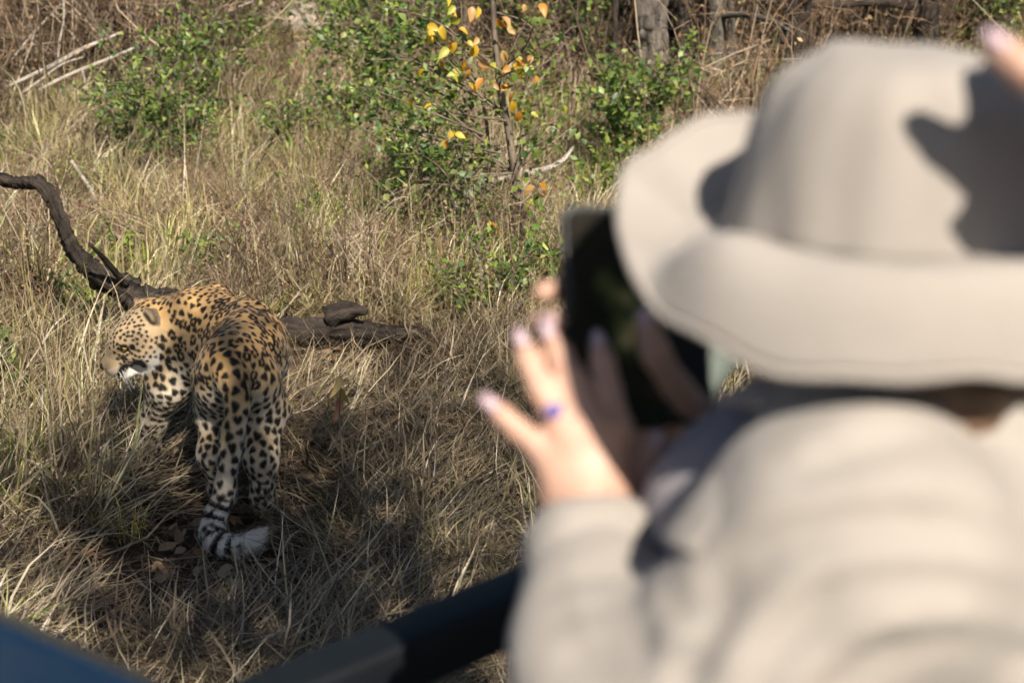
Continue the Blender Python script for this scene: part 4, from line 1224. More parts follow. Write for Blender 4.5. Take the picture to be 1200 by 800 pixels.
def cushion(name, c, size, mat, parent, tilt=0.0, r=.05):
    """upholstered pad in vehicle axes, edges rounded, slightly crowned"""
    n = 14; V = []; F = []
    Fd = HD * math.cos(tilt) + UP * math.sin(tilt); Ud = np.cross(HR, Fd); Ud = Ud if Ud[2] > 0 or abs(Ud[2]) < .3 else -Ud
    k = 0
    for ax in range(3):
        for sg in (-1, 1):
            g = np.linspace(-1, 1, n)
            a, b = np.meshgrid(g, g, indexing='ij')
            P = np.zeros((n * n, 3)); P[:, ax] = sg; P[:, (ax + 1) % 3] = a.ravel(); P[:, (ax + 2) % 3] = b.ravel() * sg
            P = P * np.array(size) / 2; q = np.clip(P, -np.array(size) / 2 + r, np.array(size) / 2 - r); d = P - q
            L = np.linalg.norm(d, axis=1)[:, None] + 1e-9; P = q + d / L * r
            P *= 1 + .05 * (1 - np.abs(P / np.array(size) * 2).max(1))[:, None]
            V.append(np.array(c) + P[:, :1] * Fd + P[:, 1:2] * HR + P[:, 2:] * Ud)
            F += [[k + i * n + j, k + (i + 1) * n + j, k + (i + 1) * n + j + 1, k + i * n + j + 1] for i in range(n - 1) for j in range(n - 1)]
            k += n * n
    return obj(name, mesh_data(name, np.concatenate(V), F), mat, parent)

PAINT = simple_mat('navy_vehicle_paint', (.004, .017, .042), (.006, .021, .050), 6, .35, .0004, 120, coat=.3)
RAILM = simple_mat('dark_rail_paint', (.005, .007, .009), (.008, .011, .013), 8, .6, .0005, 200, spec=.2)
CANVAS = simple_mat('grey_green_canvas', (.20, .235, .20), (.15, .18, .155), 30, .8, .001, 400)
RUBBER = simple_mat('tyre_rubber', (.02, .02, .02), (.04, .037, .033), 20, .85)
STEEL = simple_mat('black_wheel_steel', (.03, .03, .03), (.05, .05, .05), 20, .5)

def build_vehicle():
    t = thing('safari_vehicle', VP(0, .9, 0), 'open dark navy game-drive vehicle with a side rail around the passengers', 'vehicle')
    # side rail: level beside the row in front, kinked up beside the raised rear row
    sweep_obj('side_rail', bend([VP(1.9, 0, 1.272), VP(-.05, 0, 1.272)], .1), .058, .060, RAILM, t)
    sweep_obj('side_rail', bend([VP(-.07, 0, 1.225), VP(-.36, 0, 1.482), VP(-1.1, 0, 1.482)], .08), .070, .090, PAINT, t)
    for f_ in (1.85, .95):
        sweep_obj('rail_post', [VP(f_, 0, .80), VP(f_, 0, 1.24)], .04, .04, RAILM, t, side=HD)
    # body tub: left and right side panels, floor, tail
    for s_ in (0, 1.72):
        sweep_obj('side_panel', [VP(2.0, s_, .66), VP(-1.6, s_, .66)], .045, .36, PAINT, t, .015)
    sweep_obj('floor', [VP(2.0, .86, .52), VP(-1.6, .86, .52)], 1.66, .05, STEEL, t)
    sweep_obj('tail_panel', [VP(-1.58, .04, .66), VP(-1.58, 1.68, .66)], .045, .34, PAINT, t, .015, side=HD)
    # seats
    cushion('seat', VP(.16, .62, 1.02), (.50, 1.00, .14), CANVAS, t)
    sweep_obj('seat_base', [VP(.16, .14, .75), VP(.16, 1.10, .75)], .42, .36, STEEL, t, side=HD)
    cushion('seat', VP(.18, 1.42, .98), (.46, .50, .14), CANVAS, t)
    sweep_obj('seat_base', [VP(.18, 1.2, .73), VP(.18, 1.66, .73)], .40, .36, STEEL, t, side=HD)
    # padded grab bar in front of the passengers
    g = [np.array(W(u, v, d)) for u, v, d in ((770, 520, 1.42), (800, 455, 1.42), (835, 405, 1.42), (860, 360, 1.42), (900, 352, 1.45), (1010, 360, 1.5))]
    V, F = tube(resample(g, 40)[0], .030, 14); obj('grab_bar', mesh_data('grab_bar', V, F), CANVAS, t)
    g2 = [g[0], g[0] - UP * .30, np.array([g[0][0], g[0][1], .55])]
    V, F = tube(resample(g2, 16)[0], .020, 10); obj('grab_bar_post', mesh_data('grab_bar_post', V, F), RAILM, t)
    # wheels
    for f_ in (-.9, 1.75):
        for s_ in (.10, 1.62):
            c = VP(f_, s_, .38); V = []; F = []; prof = [(.20, -.09), (.30, -.11), (.36, -.10), (.38, -.07), (.385, 0), (.38, .07), (.36, .10), (.30, .11), (.20, .09)]
            n = 40; m = len(prof)
            for i in range(n):
                a = 2 * math.pi * i / n
                for q, (rr, ww) in enumerate(prof):
                    rr = rr + (.008 if i % 2 and 2 <= q <= 6 else 0); V.append(c + (HD * math.cos(a) + UP * math.sin(a)) * rr + HR * ww)
            F = [[i * m + j, i * m + j + 1, ((i + 1) % n) * m + j + 1, ((i + 1) % n) * m + j] for i in range(n) for j in range(m - 1)]
            w = obj('wheel', mesh_data('wheel', V, F, smooth=False), RUBBER, t)
            V, F = tube([c - HR * .07, c - HR * .04, c, c + HR * .04, c + HR * .07], [.205, .19, .06, .19, .205], 28, True)
            obj('rim', mesh_data('rim', V, F), STEEL, w)
build_vehicle()

# ================================================================== people
SKIN = simple_mat('skin', (.50, .30, .215), (.56, .35, .26), 25, .5, .0005, 300, sss=.12)
NAIL = simple_mat('lilac_nail_polish', (.56, .41, .45), (.60, .45, .48), 10, .25, coat=.3)
SHIRT = simple_mat('stone_cotton', (.31, .279, .245), (.345, .312, .276), 14, .85, .0004, 700, sheen=.15)
HATM = simple_mat('beige_hat_canvas', (.31, .279, .246), (.345, .312, .277), 12, .88, .0005, 700, sheen=.1)
SHADED_SHIRT = simple_mat('shaded_shirt_grey', (.27, .255, .27), (.30, .285, .30), 20, .9, .001, 300)  # shade on the shirt front, put into a cooler grey
HAIR = simple_mat('brown_hair', (.10, .055, .03), (.20, .12, .065), 60, .5, .002, 200, stretch=(1, 1, .15))
EYEW = simple_mat('eye_white', (.75, .73, .70), None, 10, .2)
EYED = simple_mat('dark_iris', (.05, .03, .02), None, 10, .1)
LIP = simple_mat('lip', (.45, .18, .16), None, 10, .4)

def head_parts(f, c, fw, up, k=.02, scale=1.0):
    """adds skull, face, ears and neck stub of a head centred at c facing fw"""
    fw = fw / np.linalg.norm(fw); up = up - fw * (up @ fw); up /= np.linalg.norm(up); lf = np.cross(up, fw)
    M = np.stack([fw, lf, up]); H = lambda x, y, z: c + (fw * x + lf * y + up * z) * scale
    e = lambda p, r, kk=k, sub=False: f.ell(p, np.array(r) * scale, M, kk, 0, sub)
    e(H(-.012, 0, .02), (.098, .076, .098)); e(H(.035, 0, -.045), (.058, .056, .068))
    e(H(.070, 0, -.098), (.022, .024, .020)); e(H(.072, 0, .030), (.026, .052, .028))
    f.cone(H(.088, 0, .018), H(.112, 0, -.022), .009 * scale, .014 * scale, .012); e(H(.083, 0, -.062), (.014, .026, .012), .01)
    for s in (-1, 1):
        e(H(.070, s * .032, .004), (.016, .017, .013), .008, True)
        e(H(-.012, s * .078, -.008), (.018, .009, .030), .008)
        e(H(.062, s * .044, -.022), (.026, .020, .020))
    return H, M

def eyes_mouth(H, parent, scale=1.0):
    for s in (-1, 1):
        V, F = Field().ell(H(.070, s * .032, .005), np.array([.0125] * 3) * scale).surface(.003); e = obj('eye', mesh_data('eye', V, F), EYEW, parent)
        V, F = Field().ell(H(.0790, s * .0325, .005), np.array([.0052] * 3) * scale).surface(.0013); obj('iris', mesh_data('iris', V, F), EYED, e)
    V, F = Field().chain([H(.090, .022, -.062), H(.098, 0, -.062), H(.090, -.022, -.062)], [.003, .006, .003]).surface(.002); obj('lips', mesh_data('lips', V, F), LIP, parent)

def pxc(L):
    return [np.array(W(u, v, d)) for u, v, d in L]

def nail(tip, prev, facing, parent):
    d = tip - prev; d /= np.linalg.norm(d); n = facing - d * (facing @ d); n /= np.linalg.norm(n); s = np.cross(d, n)
    V = []; F = []
    for i in range(5):
        t = i / 4; w = .0056 * (1 - .35 * max(0, t - .6) / .4)
        for j in range(5):
            a = (j / 4 - .5) * 1.7
            V.append(tip + d * (-.006 + .014 * t) + s * w * math.sin(a) * 1.15 + n * (.0093 * math.cos(a) - .0015 * t * t + .0003 - .0012 * (1 - math.cos(a))))
    F = [[i * 5 + j, i * 5 + j + 1, i * 5 + j + 6, i * 5 + j + 5] for i in range(4) for j in range(4)]
    o = obj('fingernail', mesh_data('fingernail', V, F), NAIL, parent)
    md = o.modifiers.new('thick', 'SOLIDIFY'); md.thickness = .0008; md.offset = 1

def build_photographer():
    hat_c = np.array(W(1040, 254, .90))
    facing = np.array([-.84, .54, 0.0]); facing /= np.linalg.norm(facing)
    lside = np.cross(UP, facing)                   # person's left hand side (towards the camera)
    t = thing('person', VP(.30, .55, 1.05), 'person in beige sun hat and stone shirt photographing the leopard with a phone', 'person')
    # ---------------- skin: head, neck, arms, hands in one continuous body
    f = Field(); hc = hat_c + np.array([0, 0, -.035]) + facing * .005
    hup = UP + facing * -.05 + np.array([.03, 0, 0])
    H, M = head_parts(f, hc + np.array([-.004, .0, -.012]), np.array([-.66, .75, -.04]), hup, scale=.92)
    neck = hc - UP * .16 - facing * .045
    f.cone(H(-.03, 0, -.06), neck, .056, .060, .03)
    sh = {'l': np.array(W(1000, 640, .84)), 'r': np.array(W(1100, 555, 1.10))}
    el_l = np.array(W(745, 915, .86)); wr_l = np.array(W(686, 612, .985))
    hips = np.array([sh['l'], sh['r']]).mean(0) * np.array([1, 1, 0]) + UP * 1.13 + facing * -.04
    chest = (sh['l'] + sh['r']) / 2
    f.cone(neck, chest - UP * .06, .065, .10, .05); f.cone(chest - UP * .06, hips, .11, .12, .05)
    for s in 'lr': f.cone(chest, sh[s], .07, .045, .04)
    f.chain([sh['l'], el_l, wr_l], [.045, .038, .026], .02)
    # left hand: back of the hand towards us, fingers spread upward over the phone
    palm = np.array(W(690, 552, .995))
    f.chain([wr_l, np.array(W(690, 585, .99))], [.026, .027], .02)
    kn = {'i': (722, 505, .99), 'm': (693, 500, .985), 'r': (665, 510, .985), 'p': (641, 532, .99)}
    for k_, q in kn.items():
        f.cone(np.array(W(690 + (q[0] - 690) * .45, 590, .99)), np.array(W(*q)), .0165, .0125, .012)
    fingers = {
        'i': [(722, 505, .99), (712, 455, 1.0), (706, 425, 1.005), (702, 405, 1.012)],
        'm': [(693, 500, .985), (672, 447, .992), (656, 415, 1.0), (644, 394, 1.008)],
        'r': [(665, 510, .985), (634, 455, .99), (620, 425, .997), (612, 402, 1.004)],
        'p': [(641, 532, .99), (609, 505, .985), (590, 488, .985), (576, 474, .987)]}
    rad = {'i': [.0120, .0098, .0090, .0075], 'm': [.0120, .0100, .0090, .0076], 'r': [.0118, .0095, .0086, .0073], 'p': [.0105, .0085, .0078, .0066]}
    for k_ in fingers: f.chain(pxc(fingers[k_]), rad[k_], .005)
    th = pxc([(712, 588, 1.0), (742, 560, 1.015), (760, 536, 1.02), (768, 516, 1.02)])
    f.chain(th, [.020, .0135, .0112, .0085], .008)
    # right arm reaches round in front of the body, hand wraps the phone from behind
    el_r = np.array(W(905, 640, 1.22)); wr_r = np.array(W(775, 520, 1.14))
    f.chain([sh['r'], el_r, wr_r], [.045, .038, .026], .02)
    pr = np.array(W(750, 440, 1.105)); f.cone(wr_r, pr, .026, .022, .015)
    rf = [[(745, 400, 1.105), (700, 352, 1.095), (660, 338, 1.08), (637, 342, 1.045)],
          [(740, 420, 1.10), (700, 392, 1.095), (660, 384, 1.08), (634, 380, 1.04), (652, 375, 1.02)],
          [(740, 445, 1.10), (700, 430, 1.095), (655, 425, 1.08), (640, 424, 1.05)],
          [(745, 465, 1.10), (710, 462, 1.095), (670, 460, 1.08), (652, 458, 1.05)]]
    for q in rf:
        f.cone(pr, np.array(W(*q[0])), .020, .0118, .010)
        f.chain(pxc(q), np.linspace(.0112, .0082, len(q)), .005)
    tr = pxc([(822, 490, 1.10), (793, 455, 1.062), (768, 415, 1.035), (757, 374, 1.036)])
    f.cone(wr_r, tr[0], .024, .017, .012); f.chain(tr, [.015, .0118, .0110, .0088], .006)
    V, F = f.surface(.0042); V = relax(V, F, 1, .4)
    obj('body', mesh_data('body', V, F), SKIN, t)
    eyes_mouth(H, t, .92)
    cam_dir = np.array([0, -1, .3])
    for k_ in fingers:
        q = pxc(fingers[k_]); nail(q[-1], q[-2], cam_dir, t)
    nail(tr[-1], tr[-2], cam_dir, t); q = pxc(rf[1]); nail(q[-1], q[-2], cam_dir, t); nail(th[-1], th[-2], cam_dir, t)
    # ring with a violet stone on the ring finger
    a, b = pxc([(648, 480, .9875), (640, 466, .9885)]); d = (b - a) / np.linalg.norm(b - a); s1 = np.cross(d, UP); s1 /= np.linalg.norm(s1); s2 = np.cross(d, s1)
    ringp = [a + (s1 * math.cos(x) + s2 * math.sin(x)) * .0118 for x in np.linspace(0, 2 * np.pi, 25)]
    V, F = tube(ringp, .0014, 8); ro = obj('ring', mesh_data('ring', V, F), simple_mat('silver', (.7, .7, .72), None, 10, .2, metal=1.0), t)
    V, F = Field().ell(a + cam_dir / np.linalg.norm(cam_dir) * .0125, [.0062, .0035, .0055]).surface(.0016)
    obj('stone', mesh_data('stone', V, F), simple_mat('violet_stone', (.12, .10, .36), (.18, .15, .48), 40, .12, coat=.5), ro)
    # ---------------- hair at the nape
    hf_ = Field(); hf_.ell(H(-.020, 0, -.02), (.080, .074, .070), M, .02); hf_.ell(H(-.06, 0, -.055), (.055, .068, .05), M, .02); hf_.cone(H(-.07, .03, -.06), H(-.075, .05, -.12), .025, .012, .02)
    hf_.ell(H(.085, 0, -.03), (.07, .12, .12), M, .012, 0, True)
    V, F = hf_.surface(.006); N = normals(V, F); V += N * (waves(V, .02, 3, stretch=(1, 1, .15)) * .003)[:, None]
    obj('hair', mesh_data('hair', V, F), HAIR, t)
    # ---------------- shirt front in shade: extra shape, shade's lavender grey put into its colour
    g = Field(); fr = chest + facing * .085
    g.cone(np.array(W(925, 505, .99)), np.array(W(890, 610, .97)), .042, .070, .05); g.cone(np.array(W(890, 610, .97)), hips + facing * .05, .070, .11, .05)
    V, F = g.surface(.009); obj('inner_top', mesh_data('inner_top', V, F), SHADED_SHIRT, t)
    # ---------------- overshirt: torso, both sleeves, folds
    g = Field()
    g.cone(neck - UP * .10 - facing * .045, chest - UP * .10 - facing * .055, .070, .125, .06)
    g.cone(chest - UP * .10 - facing * .055, hips - facing * .03, .130, .150, .06)
    for s, dz in (('l', .0), ('r', .0)):
        g.cone(chest - UP * .03 - facing * .045, sh[s], .095, .076, .05)
        g.cone(neck - UP * .090 - facing * .04, sh[s], .056, .068, .05)
    g.chain([sh['l'], (sh['l'] + el_l) / 2 + np.array([0, -.005, -.01]), el_l], [.080, .074, .064], .035)
    cuff = np.array(W(694, 664, .962))
    g.chain([el_l, np.array(W(716, 790, .90)), np.array(W(700, 715, .935)), cuff], [.064, .056, .045, .038], .03)
    g.chain([sh['r'], el_r, el_r * .3 + wr_r * .7], [.075, .066, .046], .03)
    g.cone(np.array(W(1030, 520, .90)), np.array(W(1290, 560, .93)), .052, .085, .05)
    V, F = g.surface(.0075); N = normals(V, F)
    V = V + N * (waves(V, .08, 12) * .0035 + waves(V, .030, 13) * .0010)[:, None]
    # cloth folds: creases and the rolls beside them, laid over the side of the shirt that shows
    D = V - np.array(CO); dep = D @ np.array(CF); uv = np.stack([600 + FPX * D[:, 0] / dep, 400 - FPX * (D @ np.array(CU)) / dep], 1)
    face = np.clip(-(N * (D / np.linalg.norm(D, axis=1)[:, None])).sum(1) * 1.6, 0, 1)
    def pull(line, width, depth):
        P_ = resample([(a, b, 0) for a, b in line], 40)[0][:, :2]
        d = np.min(np.linalg.norm(uv[:, None] - P_[None], axis=2), axis=1)
        return depth * np.exp(-(d / width)**2) * face
    amt = np.zeros(len(V))
    for line, w_, d_ in (
        ([(800, 720), (860, 655), (960, 618), (1080, 612), (1220, 648)], 15, -.020), ([(815, 690), (900, 610), (1010, 578), (1130, 580), (1220, 600)], 30, .016),
        ([(880, 800), (960, 705), (1080, 680), (1220, 705)], 15, -.018), ([(860, 770), (960, 668), (1090, 648), (1220, 676)], 26, .014),
        ([(960, 820), (1040, 765), (1130, 750), (1220, 770)], 18, -.020), ([(940, 790), (1020, 735), (1120, 722), (1220, 738)], 26, .014),
        ([(935, 560), (1000, 525), (1090, 505), (1210, 520)], 13, -.014), ([(940, 530), (1010, 495), (1090, 478), (1210, 490)], 22, .012),
        ([(860, 540), (835, 565), (800, 600)], 12, -.010),
        ([(640, 690), (690, 672), (745, 680)], 10, -.012), ([(640, 720), (700, 712), (760, 725), (790, 700)], 14, -.012), ([(640, 706), (700, 695), (755, 704)], 14, .008),
        ([(740, 690), (752, 730), (745, 775)], 12, -.012), ([(665, 770), (720, 752), (790, 765)], 14, -.012), ([(690, 735), (740, 738), (800, 740)], 16, .010),
        ([(800, 800), (830, 745), (850, 700)], 20, -.018)):
        amt += pull(line, w_, d_)
    V = V + N * (amt * .5)[:, None]; V = relax(V, F, 4, .5)
    so = obj('shirt', mesh_data('shirt', V, F), SHIRT, t)
    # cuff: a folded-back double band round the wrist
    ax = wr_l - cuff; ax /= np.linalg.norm(ax); c1 = cuff - ax * .012; c2 = cuff + ax * .030
    V, F = tube(resample([c1, c2], 8)[0], [.044, .047, .0475, .047, .0465, .046, .0445, .041], 36, False)
    V = np.array(V); V += (normals(V, np.array(F))) * (waves(V, .03, 5) * .0016)[:, None]
    co = obj('cuff', mesh_data('cuff', V, F), SHIRT, so); md = co.modifiers.new('thick', 'SOLIDIFY'); md.thickness = .0035; md.offset = 0
    # collar, shirt front edge (placket): thick cloth strips
    def strip(name, A, B, th=.004, rows=6, seed=1, puff=.006):
        n = 26; PA = resample(pxc(A), n)[0]; PB = resample(pxc(B), n)[0]
        V = []; F = []
        mid = np.array([0, -1.0, .35])
        for i in range(n):
            for j in range(rows):
                q = j / (rows - 1); V.append(PA[i] * (1 - q) + PB[i] * q + mid * puff * math.sin(q * 3.14))
        V = np.array(V); V += mid * (waves(V, .05, seed) * .002)[:, None]
        F = [[i * rows + j, (i + 1) * rows + j, (i + 1) * rows + j + 1, i * rows + j + 1] for i in range(n - 1) for j in range(rows - 1)]
        o = obj(name, mesh_data(name, V, F), SHIRT, so); md = o.modifiers.new('thick', 'SOLIDIFY'); md.thickness = th; md.offset = 0
    strip('placket', [(930, 446, .895), (870, 508, .865), (815, 568, .850), (770, 632, .850)], [(985, 470, .850), (935, 535, .815), (880, 590, .800), (815, 650, .81)], puff=.010)
    strip('collar', [(925, 436, .94), (950, 446, .905), (1000, 454, .885), (1070, 448, .885), (1150, 440, .92)], [(830, 468, .95), (925, 486, .89), (1000, 500, .86), (1080, 496, .86), (1170, 482, .89)], puff=.010, seed=4)

    # ---------------- trousers and legs, seated, below the picture
    q = Field()
    for s in (-1, 1):
        hp_ = hips + lside * s * -.09 - UP * .0; kn_ = hp_ + facing * .20 + HD * .20 + lside * s * -.03 + UP * .0; an = kn_ - UP * .42 + facing * .04
        q.chain([hp_, kn_, an], [.095, .070, .050], .04); q.cone(an, an + facing * .16 - UP * .03, .045, .036, .02)
    q.cone(hips - lside * .09, hips + lside * .09, .10, .10, .04)
    V, F = q.surface(.012); obj('trousers', mesh_data('trousers', V, F), simple_mat('khaki_drill', (.30, .25, .17), (.34, .28, .20), 20, .9), t)

    # ---------------- hat
    build_hat(t, hat_c)

def build_hat(t, c):
    # axis slightly tilted back and to the right
    ax = np.array([-.01, .02, 1.0]); ax /= np.linalg.norm(ax)
    ex = np.array([1, 0, 0.]) - ax * ax[0]; ex /= np.linalg.norm(ex); ey = np.cross(ax, ex)
    nth = 144
    th = np.linspace(0, 2 * np.pi, nth, endpoint=False)
    front = R(134)
    # crown cross-section: oval, long axis along the face direction
    a, b = .106, .094
    base_r = a * b / np.sqrt((b * np.cos(th - front))**2 + (a * np.sin(th - front))**2)
    hem = np.array([[0, 1.0], [.012, .985], [.03, .955], [.05, .915], [.07, .862], [.085, .80], [.096, .735], [.104, .665], [.110, .59], [.114, .51], [.117, .42], [.119, .32], [.120, .21], [.1205, .10]])
    V = []
    for z, k in hem:
        p = np.array([c + ex * base_r[i] * k * math.cos(th[i]) + ey * base_r[i] * k * math.sin(th[i]) + ax * (z - .012) for i in range(nth)])
        V.append(p)
    V.append(np.array([c + ax * .1090])); m = len(hem)
    V = np.concatenate(V)
    F = [[i * nth + j, i * nth + (j + 1) % nth, (i + 1) * nth + (j + 1) % nth, (i + 1) * nth + j] for i in range(m - 1) for j in range(nth)]
    F += [[(m - 1) * nth + j, (m - 1) * nth + (j + 1) % nth, m * nth] for j in range(nth)]
    # wrinkles: vertical puckers below the top seam and soft dents
    rel = V - c; zz = rel @ ax; an = np.arctan2(rel @ ey, rel @ ex); out = rel - np.outer(zz, ax); out /= np.linalg.norm(out, axis=1)[:, None] + 1e-6
    puck = (np.sin(an * 9 + 1.0) * .45 + np.sin(an * 14 + 2.0) * .3 + np.sin(an * 5 - .5) * .5) * np.exp(-((zz - .075) / .035)**2)
    V = V + out * (puck * .0024 + waves(V, .06, 3) * .0030 * (zz < .12) - .0035 * np.exp(-((zz - .098) / .005)**2))[:, None] + np.outer(waves(V, .05, 8) * .003 * (zz > .1), ax)
    hat = bpy.data.objects.new('sun_hat', mesh_data('sun_hat', V, F)); COL.objects.link(hat); hat.data.materials.append(HATM)
    hat.parent = t; hat.matrix_parent_inverse = chain_inv(t)
    hat['label'] = 'beige canvas bucket sun hat with floppy brim turned up at the front'
    md = hat.modifiers.new('thick', 'SOLIDIFY'); md.thickness = .002; md.offset = -1
    # brim: droops at the back, sweeps level at the left and flips up at the front
    nr = 16
    deg = np.degrees(th)
    rho = .156 + .014 * np.cos(th - R(150))                              # reach of the rim from the axis
    wrap = lambda kx, ky: np.interp(deg, np.r_[np.array(kx) - 360, kx, np.array(kx) + 360], np.r_[ky, ky, ky])
    rz = wrap([0, 30, 60, 90, 120, 150, 170, 185, 200, 215, 235, 270, 310, 340], [-.044, -.02, .02, .050, .058, .042, .020, .0, -.024, -.041, -.050, -.049, -.046, -.044])   # front up, back down
    rz = np.convolve(np.r_[rz[-9:], rz, rz[:9]], np.ones(9) / 9, 'same')[9:-9]
    bulge = wrap([20, 60, 100, 150, 183, 194, 204, 216, 250, 330], [.010, .004, -.008, -.012, -.010, .004, .024, .032, .028, .018])
    bulge = np.convolve(np.r_[bulge[-6:], bulge, bulge[:6]], np.ones(3) / 3, 'same')[6:-6]
    V = []
    for k in range(nr):
        q = k / (nr - 1)
        rr = base_r + (rho - base_r) * q + np.where(bulge > 0, bulge * .5, 0) * math.sin(math.pi * q)
        zz = rz * q**1.25 + bulge * math.sin(math.pi * min(1, q * 1.0)) * (1 - .25 * q)
        zz = zz + (.0022 * np.sin(th * 7 + .6) + .0016 * np.sin(th * 12)) * q
        V.append(c + np.outer(rr * np.cos(th), ex) + np.outer(rr * np.sin(th), ey) + np.outer(zz - .012, ax))
    V = np.concatenate(V); V += np.outer(waves(V, .05, 21) * .0016, ax)
    F = [[i * nth + j, (i + 1) * nth + j, (i + 1) * nth + (j + 1) % nth, i * nth + (j + 1) % nth] for i in range(nr - 1) for j in range(nth)]
    br = obj('brim', mesh_data('brim', V, F), HATM, hat)
    md = br.modifiers.new('thick', 'SOLIDIFY'); md.thickness = .0032; md.offset = 0
    rim = V[-nth:]; rimp = np.concatenate([rim, rim[:1]])
    Vt, Ft = tube(rimp, .0034, 8, False); obj('hem', mesh_data('hem', Vt, Ft), HATM, br)
    # stitched seam line where crown and brim meet
    s0 = V[:nth] + np.outer((base_r * 0 + .002), ax * 1.5); s0 = np.concatenate([s0, s0[:1]])
    Vt, Ft = tube(s0, .0022, 6, False); obj('seam', mesh_data('seam', Vt, Ft), HATM, hat)
build_photographer()

# ================================================================== smartphone held up in front of the face
def build_phone():
    c = np.array(W(722, 372, 1.062))
    view = np.array(CO) - c; view /= np.linalg.norm(view)
    n = view + np.array([.28, 0, .10]); n /= np.linalg.norm(n)             # screen normal, turned a little to the owner
    up = np.array([.02, .10, 1.0]); up -= n * (up @ n); up /= np.linalg.norm(up); rt = np.cross(up, n)
    t = thing('smartphone', c, 'black smartphone held upright in both hands, screen towards us', 'phone')
    def slab(w, h, d, r, z, seg=8, bev=.0012):
        ring = []
        for sx, sy, a0 in ((1, 1, 0), (-1, 1, 90), (-1, -1, 180), (1, -1, 270)):
            for k in range(seg + 1):
                a = R(a0 + 90 * k / seg); ring.append((sx * (w / 2 - r) + r * math.cos(a), sy * (h / 2 - r) + r * math.sin(a)))
        ring = np.array(ring); m = len(ring); V = []; F = []
        lay = [(-d / 2, 1 - bev * 2 / w * 1.6), (-d / 2 + bev, 1.0), (d / 2 - bev, 1.0), (d / 2, 1 - bev * 2 / w * 1.6)]
        for zz, s in lay: V += [c + rt * x * s + up * y * s + n * (zz + z) for x, y in ring]
        for l in range(3): F += [[l * m + j, l * m + (j + 1) % m, (l + 1) * m + (j + 1) % m, (l + 1) * m + j] for j in range(m)]
        F += [list(range(m))[::-1], [3 * m + j for j in range(m)]]
        return mesh_data('slab', V, F, smooth=False)
    case = simple_mat('black_rubber_case', (.012, .012, .013), (.018, .018, .018), 30, .55)
    b = obj('case', slab(.081, .168, .011, .012, 0), case, t)
    glass = simple_mat('dark_phone_screen', (.006, .007, .006), (.014, .012, .009), 18, .10, spec=.5)
    nt = glass.node_tree; pb = [n for n in nt.nodes if n.type == 'BSDF_PRINCIPLED'][0]
    nz = nt.nodes.new('ShaderNodeTexNoise'); nz.inputs['Scale'].default_value = 26; nz.inputs['Detail'].default_value = 3; cr = nt.nodes.new('ShaderNodeValToRGB')
    tcn = nt.nodes.new('ShaderNodeTexCoord'); nt.links.new(tcn.outputs['Object'], nz.inputs['Vector'])
    el_ = cr.color_ramp.elements; el_[0].position = .48; el_[0].color = (.002, .003, .002, 1); el_[1].position = .72; el_[1].color = (.16, .13, .07, 1)
    e2 = el_.new(.58); e2.color = (.018, .026, .010, 1)
    nt.links.new(nz.outputs['Fac'], cr.inputs[0]); nt.links.new(cr.outputs[0], pb.inputs['Emission Color']); pb.inputs['Emission Strength'].default_value = .35   # glowing blotches stand in for faint reflections in the screen
    obj('screen', slab(.074, .160, .0014, .009, .0061), glass, t)
    # folio flap hanging off the right edge
    c0 = c; c = c + rt * .058 - n * .004 - up * .002
    obj('folio_flap', slab(.034, .160, .003, .006, -.004), case, t)
    c = c0
    cm = slab(.030, .034, .003, .007, -.0072)
    o = obj('camera_bump', cm, case, t); 
build_phone()

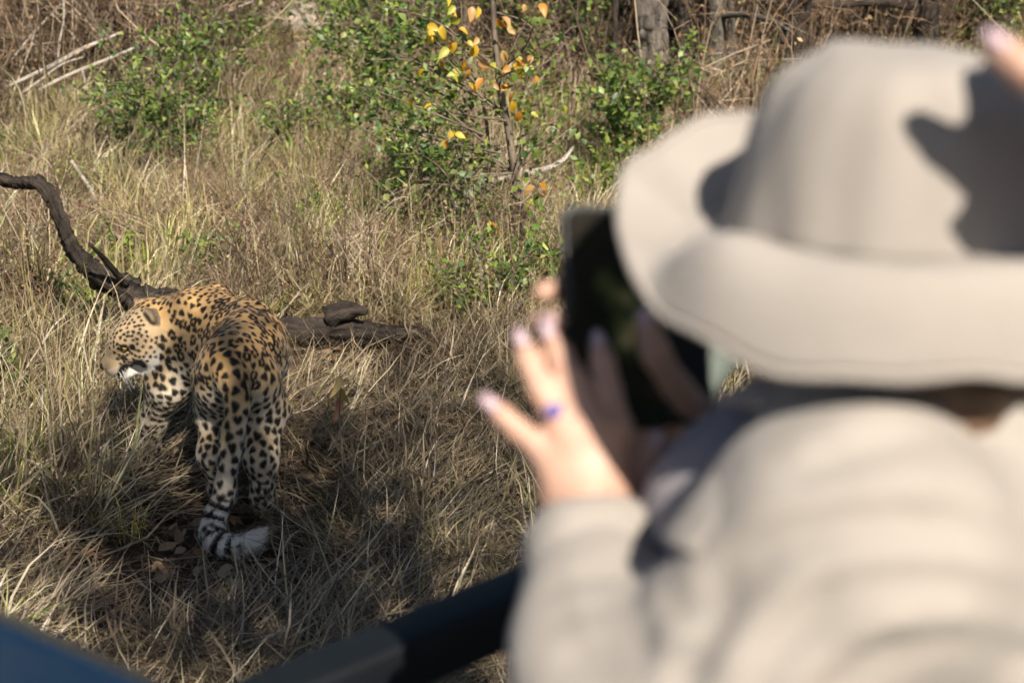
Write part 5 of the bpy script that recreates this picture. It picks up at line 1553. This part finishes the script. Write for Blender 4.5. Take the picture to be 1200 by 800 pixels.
# ================================================================== second passenger, mostly outside the frame
def build_second():
    # sits in the raised rear row to the right of the viewpoint, reaching forward past the hat
    c = np.array([.74, .48, 1.76]); facing = np.array([-.45, .89, 0]); facing /= np.linalg.norm(facing)
    seat_z = .98
    t = thing('person', (c[0], c[1], seat_z), 'second passenger at the right edge, only a raised hand in view', 'person')
    f = Field(); H, M = head_parts(f, c, facing, UP)
    neck = c - UP * .17 - facing * .03; f.cone(H(-.03, 0, -.06), neck, .058, .062, .03)
    ls = np.cross(UP, facing); shl = neck - UP * .07 + ls * .17; shr = neck - UP * .07 - ls * .17; hips = np.array([neck[0], neck[1], seat_z + .10])
    f.cone(neck, neck - UP * .15, .07, .11, .05); f.cone(neck - UP * .15, hips, .115, .12, .05); f.cone(neck - UP * .06, shl, .07, .045, .04); f.cone(neck - UP * .06, shr, .07, .045, .04)
    wr = np.array(W(1378, 205, .735)); el = np.array(W(1900, 450, .62))
    f.chain([shl, el, wr], [.046, .040, .028], .02)
    pm = np.array(W(1310, 112, .738)); f.cone(wr, pm, .028, .033, .02)
    fin = ([(1272, 118, .735), (1235, 104, .735), (1200, 80, .737), (1164, 54, .740)], [(1268, 80, .745), (1240, 52, .745), (1232, 20, .75), (1236, -5, .75)], [(1290, 66, .745), (1272, 30, .75), (1268, -5, .75), (1274, -30, .75)], [(1320, 66, .745), (1312, 36, .75), (1310, 10, .75), (1312, -12, .75)], [(1300, 150, .725), (1276, 160, .72), (1256, 150, .72)])
    for q in fin:
        f.cone(pm, np.array(W(*q[0])), .024, .0125, .012)
        f.chain(pxc(q), np.linspace(.0120, .0088, len(q)), .006)
    er = shr + facing * .10 - UP * .24; f.chain([shr, er, er + facing * .22 - UP * .02], [.046, .040, .028], .02); f.cone(er + facing * .22 - UP * .02, er + facing * .30 - UP * .03, .028, .020, .02)
    V, F = f.surface(.005); obj('body', mesh_data('body', V, F), SKIN, t); eyes_mouth(H, t)
    q = pxc(fin[0]); nail(q[-1], q[-2], np.array([-.4, -.6, .7]), t)
    g = Field(); g.cone(neck - UP * .08, neck - UP * .17, .07, .135, .05); g.cone(neck - UP * .17, hips, .14, .15, .05)
    for s_, e_ in ((shl, el), (shr, er)): g.cone(neck - UP * .09, s_, .08, .068, .05); g.cone(s_, (s_ + e_) / 2, .068, .06, .04)
    V, F = g.surface(.01); V += normals(V, F) * (waves(V, .07, 2) * .004)[:, None]; obj('shirt', mesh_data('shirt', V, F), simple_mat('olive_cotton', (.16, .17, .10), (.19, .20, .12), 20, .9), t)
    g = Field(); g.ell(H(-.028, 0, .035), (.102, .086, .095), M, .02); g.ell(H(.085, 0, -.02), (.07, .12, .10), M, .012, 0, True)
    V, F = g.surface(.006); obj('hair', mesh_data('hair', V, F), HAIR, t)
    q = Field()
    for s in (-1, 1):
        hp_ = hips + ls * s * .09; k1 = hp_ + HD * .38; q.chain([hp_, k1, k1 - UP * .40], [.095, .07, .05], .04); q.cone(k1 - UP * .40, k1 - UP * .43 + HD * .16, .045, .036, .02)
    q.cone(hips - ls * .09, hips + ls * .09, .1, .1, .04)
    V, F = q.surface(.012); obj('trousers', mesh_data('trousers', V, F), simple_mat('brown_drill', (.18, .14, .09), None, 20, .9), t)
build_second()
